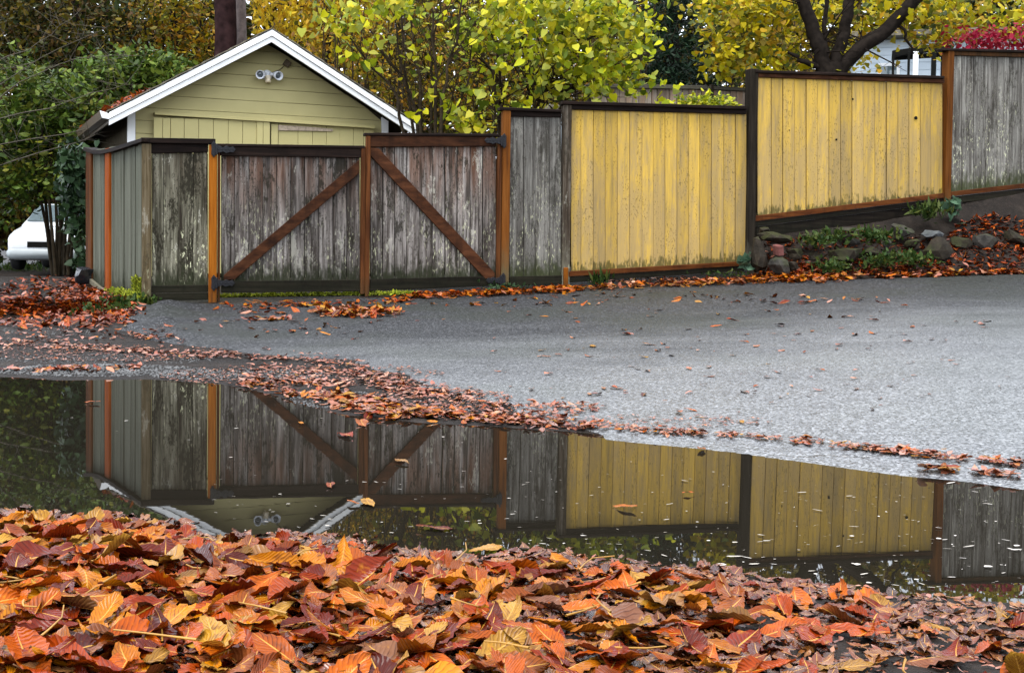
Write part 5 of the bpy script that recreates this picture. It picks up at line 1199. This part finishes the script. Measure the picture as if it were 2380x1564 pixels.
# single leaves across the asphalt
scatter(1500, 760, 850, 75, 100, 0.04, 0.13, 0.003, 0.10, 0.35)
scatter(1750, 880, 600, 110, 90, 0.02, 0.09, 0.002, 0.08, 0.6)
scatter(1400, 700, 700, 18, 110, 0.06, 0.14, 0.01, 0.25, 0.25)
leaf_mass('fallen_leaves', [(under, HI[:3] + HI[8:9], 1), (bits, LO, 2), (mid, HI, 0), (far, LO, 0), (dull, LO, 2)], [M['leaf_mass'], M['leaf_dull'], M['leaf_pink']], ground)

# leaves caught on the garage roof by the gutter
rl = []
for i in range(330):
    s_ = lf[0] * R3.uniform(0.72, 1.03); yy = R3.uniform(0.0, DEP * 0.9) ; 
    if yy < 0.5 and s_ > lf[0] * 0.85: continue
    w = GORG + GE * s_ + GN * yy; rl.append(((w.x, w.y, PKZ + SLL * s_ + 0.055 + R3.uniform(0, 0.05)), slope_rot(0, 0, R3.uniform(0, 6.28), 0.6), R3.uniform(0.10, 0.17), min(1, max(0, R3.normal(0.28, 0.14))), int(R3.integers(0, 99))))
rlm = leaf_mass('roof_leaves', [(rl, LO, 0)], [M['leaf_mass']], None); tag(rlm, 'drift of rust-red leaves on the garage roof above the gutter', 'leaves')

# leaves and flecks afloat on the puddle
fl = []
for u, v, s in ((845, 985, 0.17), (905, 975, 0.12), (860, 1172, 0.12), (1452, 1180, 0.10), (1632, 1045, 0.10), (1600, 1147, 0.05), (215, 936, 0.10), (700, 985, 0.07), (935, 1075, 0.10), (800, 1012, 0.14), (770, 1130, 0.08), (1130, 1280, 0.12), (1010, 1230, 0.12), (820, 1170, 0.07)):
    p = flat(u, v, 0.004); o = bpy.data.objects.new('leaf', hi_me[[8, 0, 9][int(s * 1000) % 3]]); COL.objects.link(o); o.parent = puddle
    o.location = p + Vector((0, 0, 0.006)); o.rotation_euler = (R3.normal(0, 0.08), R3.normal(0, 0.08), R3.uniform(0, 6.28)); o.scale = (s, s, s * 0.7)
def flake_t(ax, ay, seed):
    r = random.Random(seed); return (np.array([(math.cos(k * math.pi / 3) * ax * r.uniform(0.6, 1.0), math.sin(k * math.pi / 3) * ay * r.uniform(0.6, 1.0), 0.0) for k in range(6)]), np.array([(0, 1, 2, 3), (0, 3, 4, 5)]), np.zeros((6, 2)))
FT = [flake_t(0.5, 0.08, 1), flake_t(0.5, 0.18, 2), flake_t(0.5, 0.05, 3), flake_t(0.5, 0.12, 4), flake_t(0.4, 0.3, 5)]
fk = []
def flecks(u0, u1, v0, v1, n, lo, hi):
    for i in range(n):
        u, v = R3.uniform(u0, u1), R3.uniform(v0, v1); p = flat(u, v, 0.0)
        yf = float(np.interp(p.x, FX, FY)); yn = yn_(p.x)
        if not (yn + 0.02 < p.y < yf - 0.03): continue
        fk.append(((p.x, p.y, 0.004), rot_of(R3.normal(0, 0.5), R3.normal(0, 0.05), R3.normal(0, 0.05)), R3.uniform(lo, hi), 0.0, int(R3.integers(0, 99))))
flecks(1180, 2380, 1060, 1390, 280, 0.004, 0.018); flecks(1500, 2380, 1090, 1330, 26, 0.025, 0.06); flecks(480, 1300, 1120, 1300, 90, 0.006, 0.026)
flecks(150, 1180, 900, 1130, 36, 0.005, 0.03); flecks(1100, 2380, 1240, 1390, 120, 0.006, 0.032)
leaf_mass('floating_flecks', [(fk, FT, 0)], [M['flake']], puddle)

# gravel on the shoulder by the puddle
gv = []
ico = bmesh.new(); bmesh.ops.create_icosphere(ico, subdivisions=1, radius=0.5)
IV = np.array([tuple(v.co) for v in ico.verts]); IF = np.array([tuple(x.index for x in f.verts) for f in ico.faces]); ico.free()
def gravel(u, v, ru, rv, n, lo, hi):
    a = R3.uniform(0, 6.28, n); q = np.sqrt(R3.random(n)); H = ground_hits(u + ru * q * np.cos(a), v + rv * q * np.sin(a))
    for h in H[~np.isnan(H[:, 0])]: gv.append((h, R3.uniform(lo, hi)))
gravel(230, 862, 260, 14, 1300, 0.008, 0.028); gravel(560, 872, 220, 14, 700, 0.008, 0.024); gravel(800, 930, 130, 20, 350, 0.008, 0.02); gravel(250, 835, 260, 12, 500, 0.006, 0.018); gravel(1050, 950, 150, 20, 300, 0.006, 0.018); gravel(150, 775, 200, 20, 200, 0.006, 0.02)
Vs, Fs = [], []
for i, (h, s) in enumerate(gv):
    m = np.array(rot_of(R3.uniform(0, 6.28), R3.uniform(0, 6.28), 0)); sc = np.array((1, R3.uniform(0.6, 1), R3.uniform(0.5, 0.8)))
    Vs.append((IV * sc * s) @ m.T + np.array(h) + np.array((0, 0, s * 0.1))); Fs.append(IF + i * len(IV))
tag(link('gravel', np_mesh('gravel', np.concatenate(Vs), np.concatenate(Fs)), M['gravel'], ground, None, False), kind='stuff')
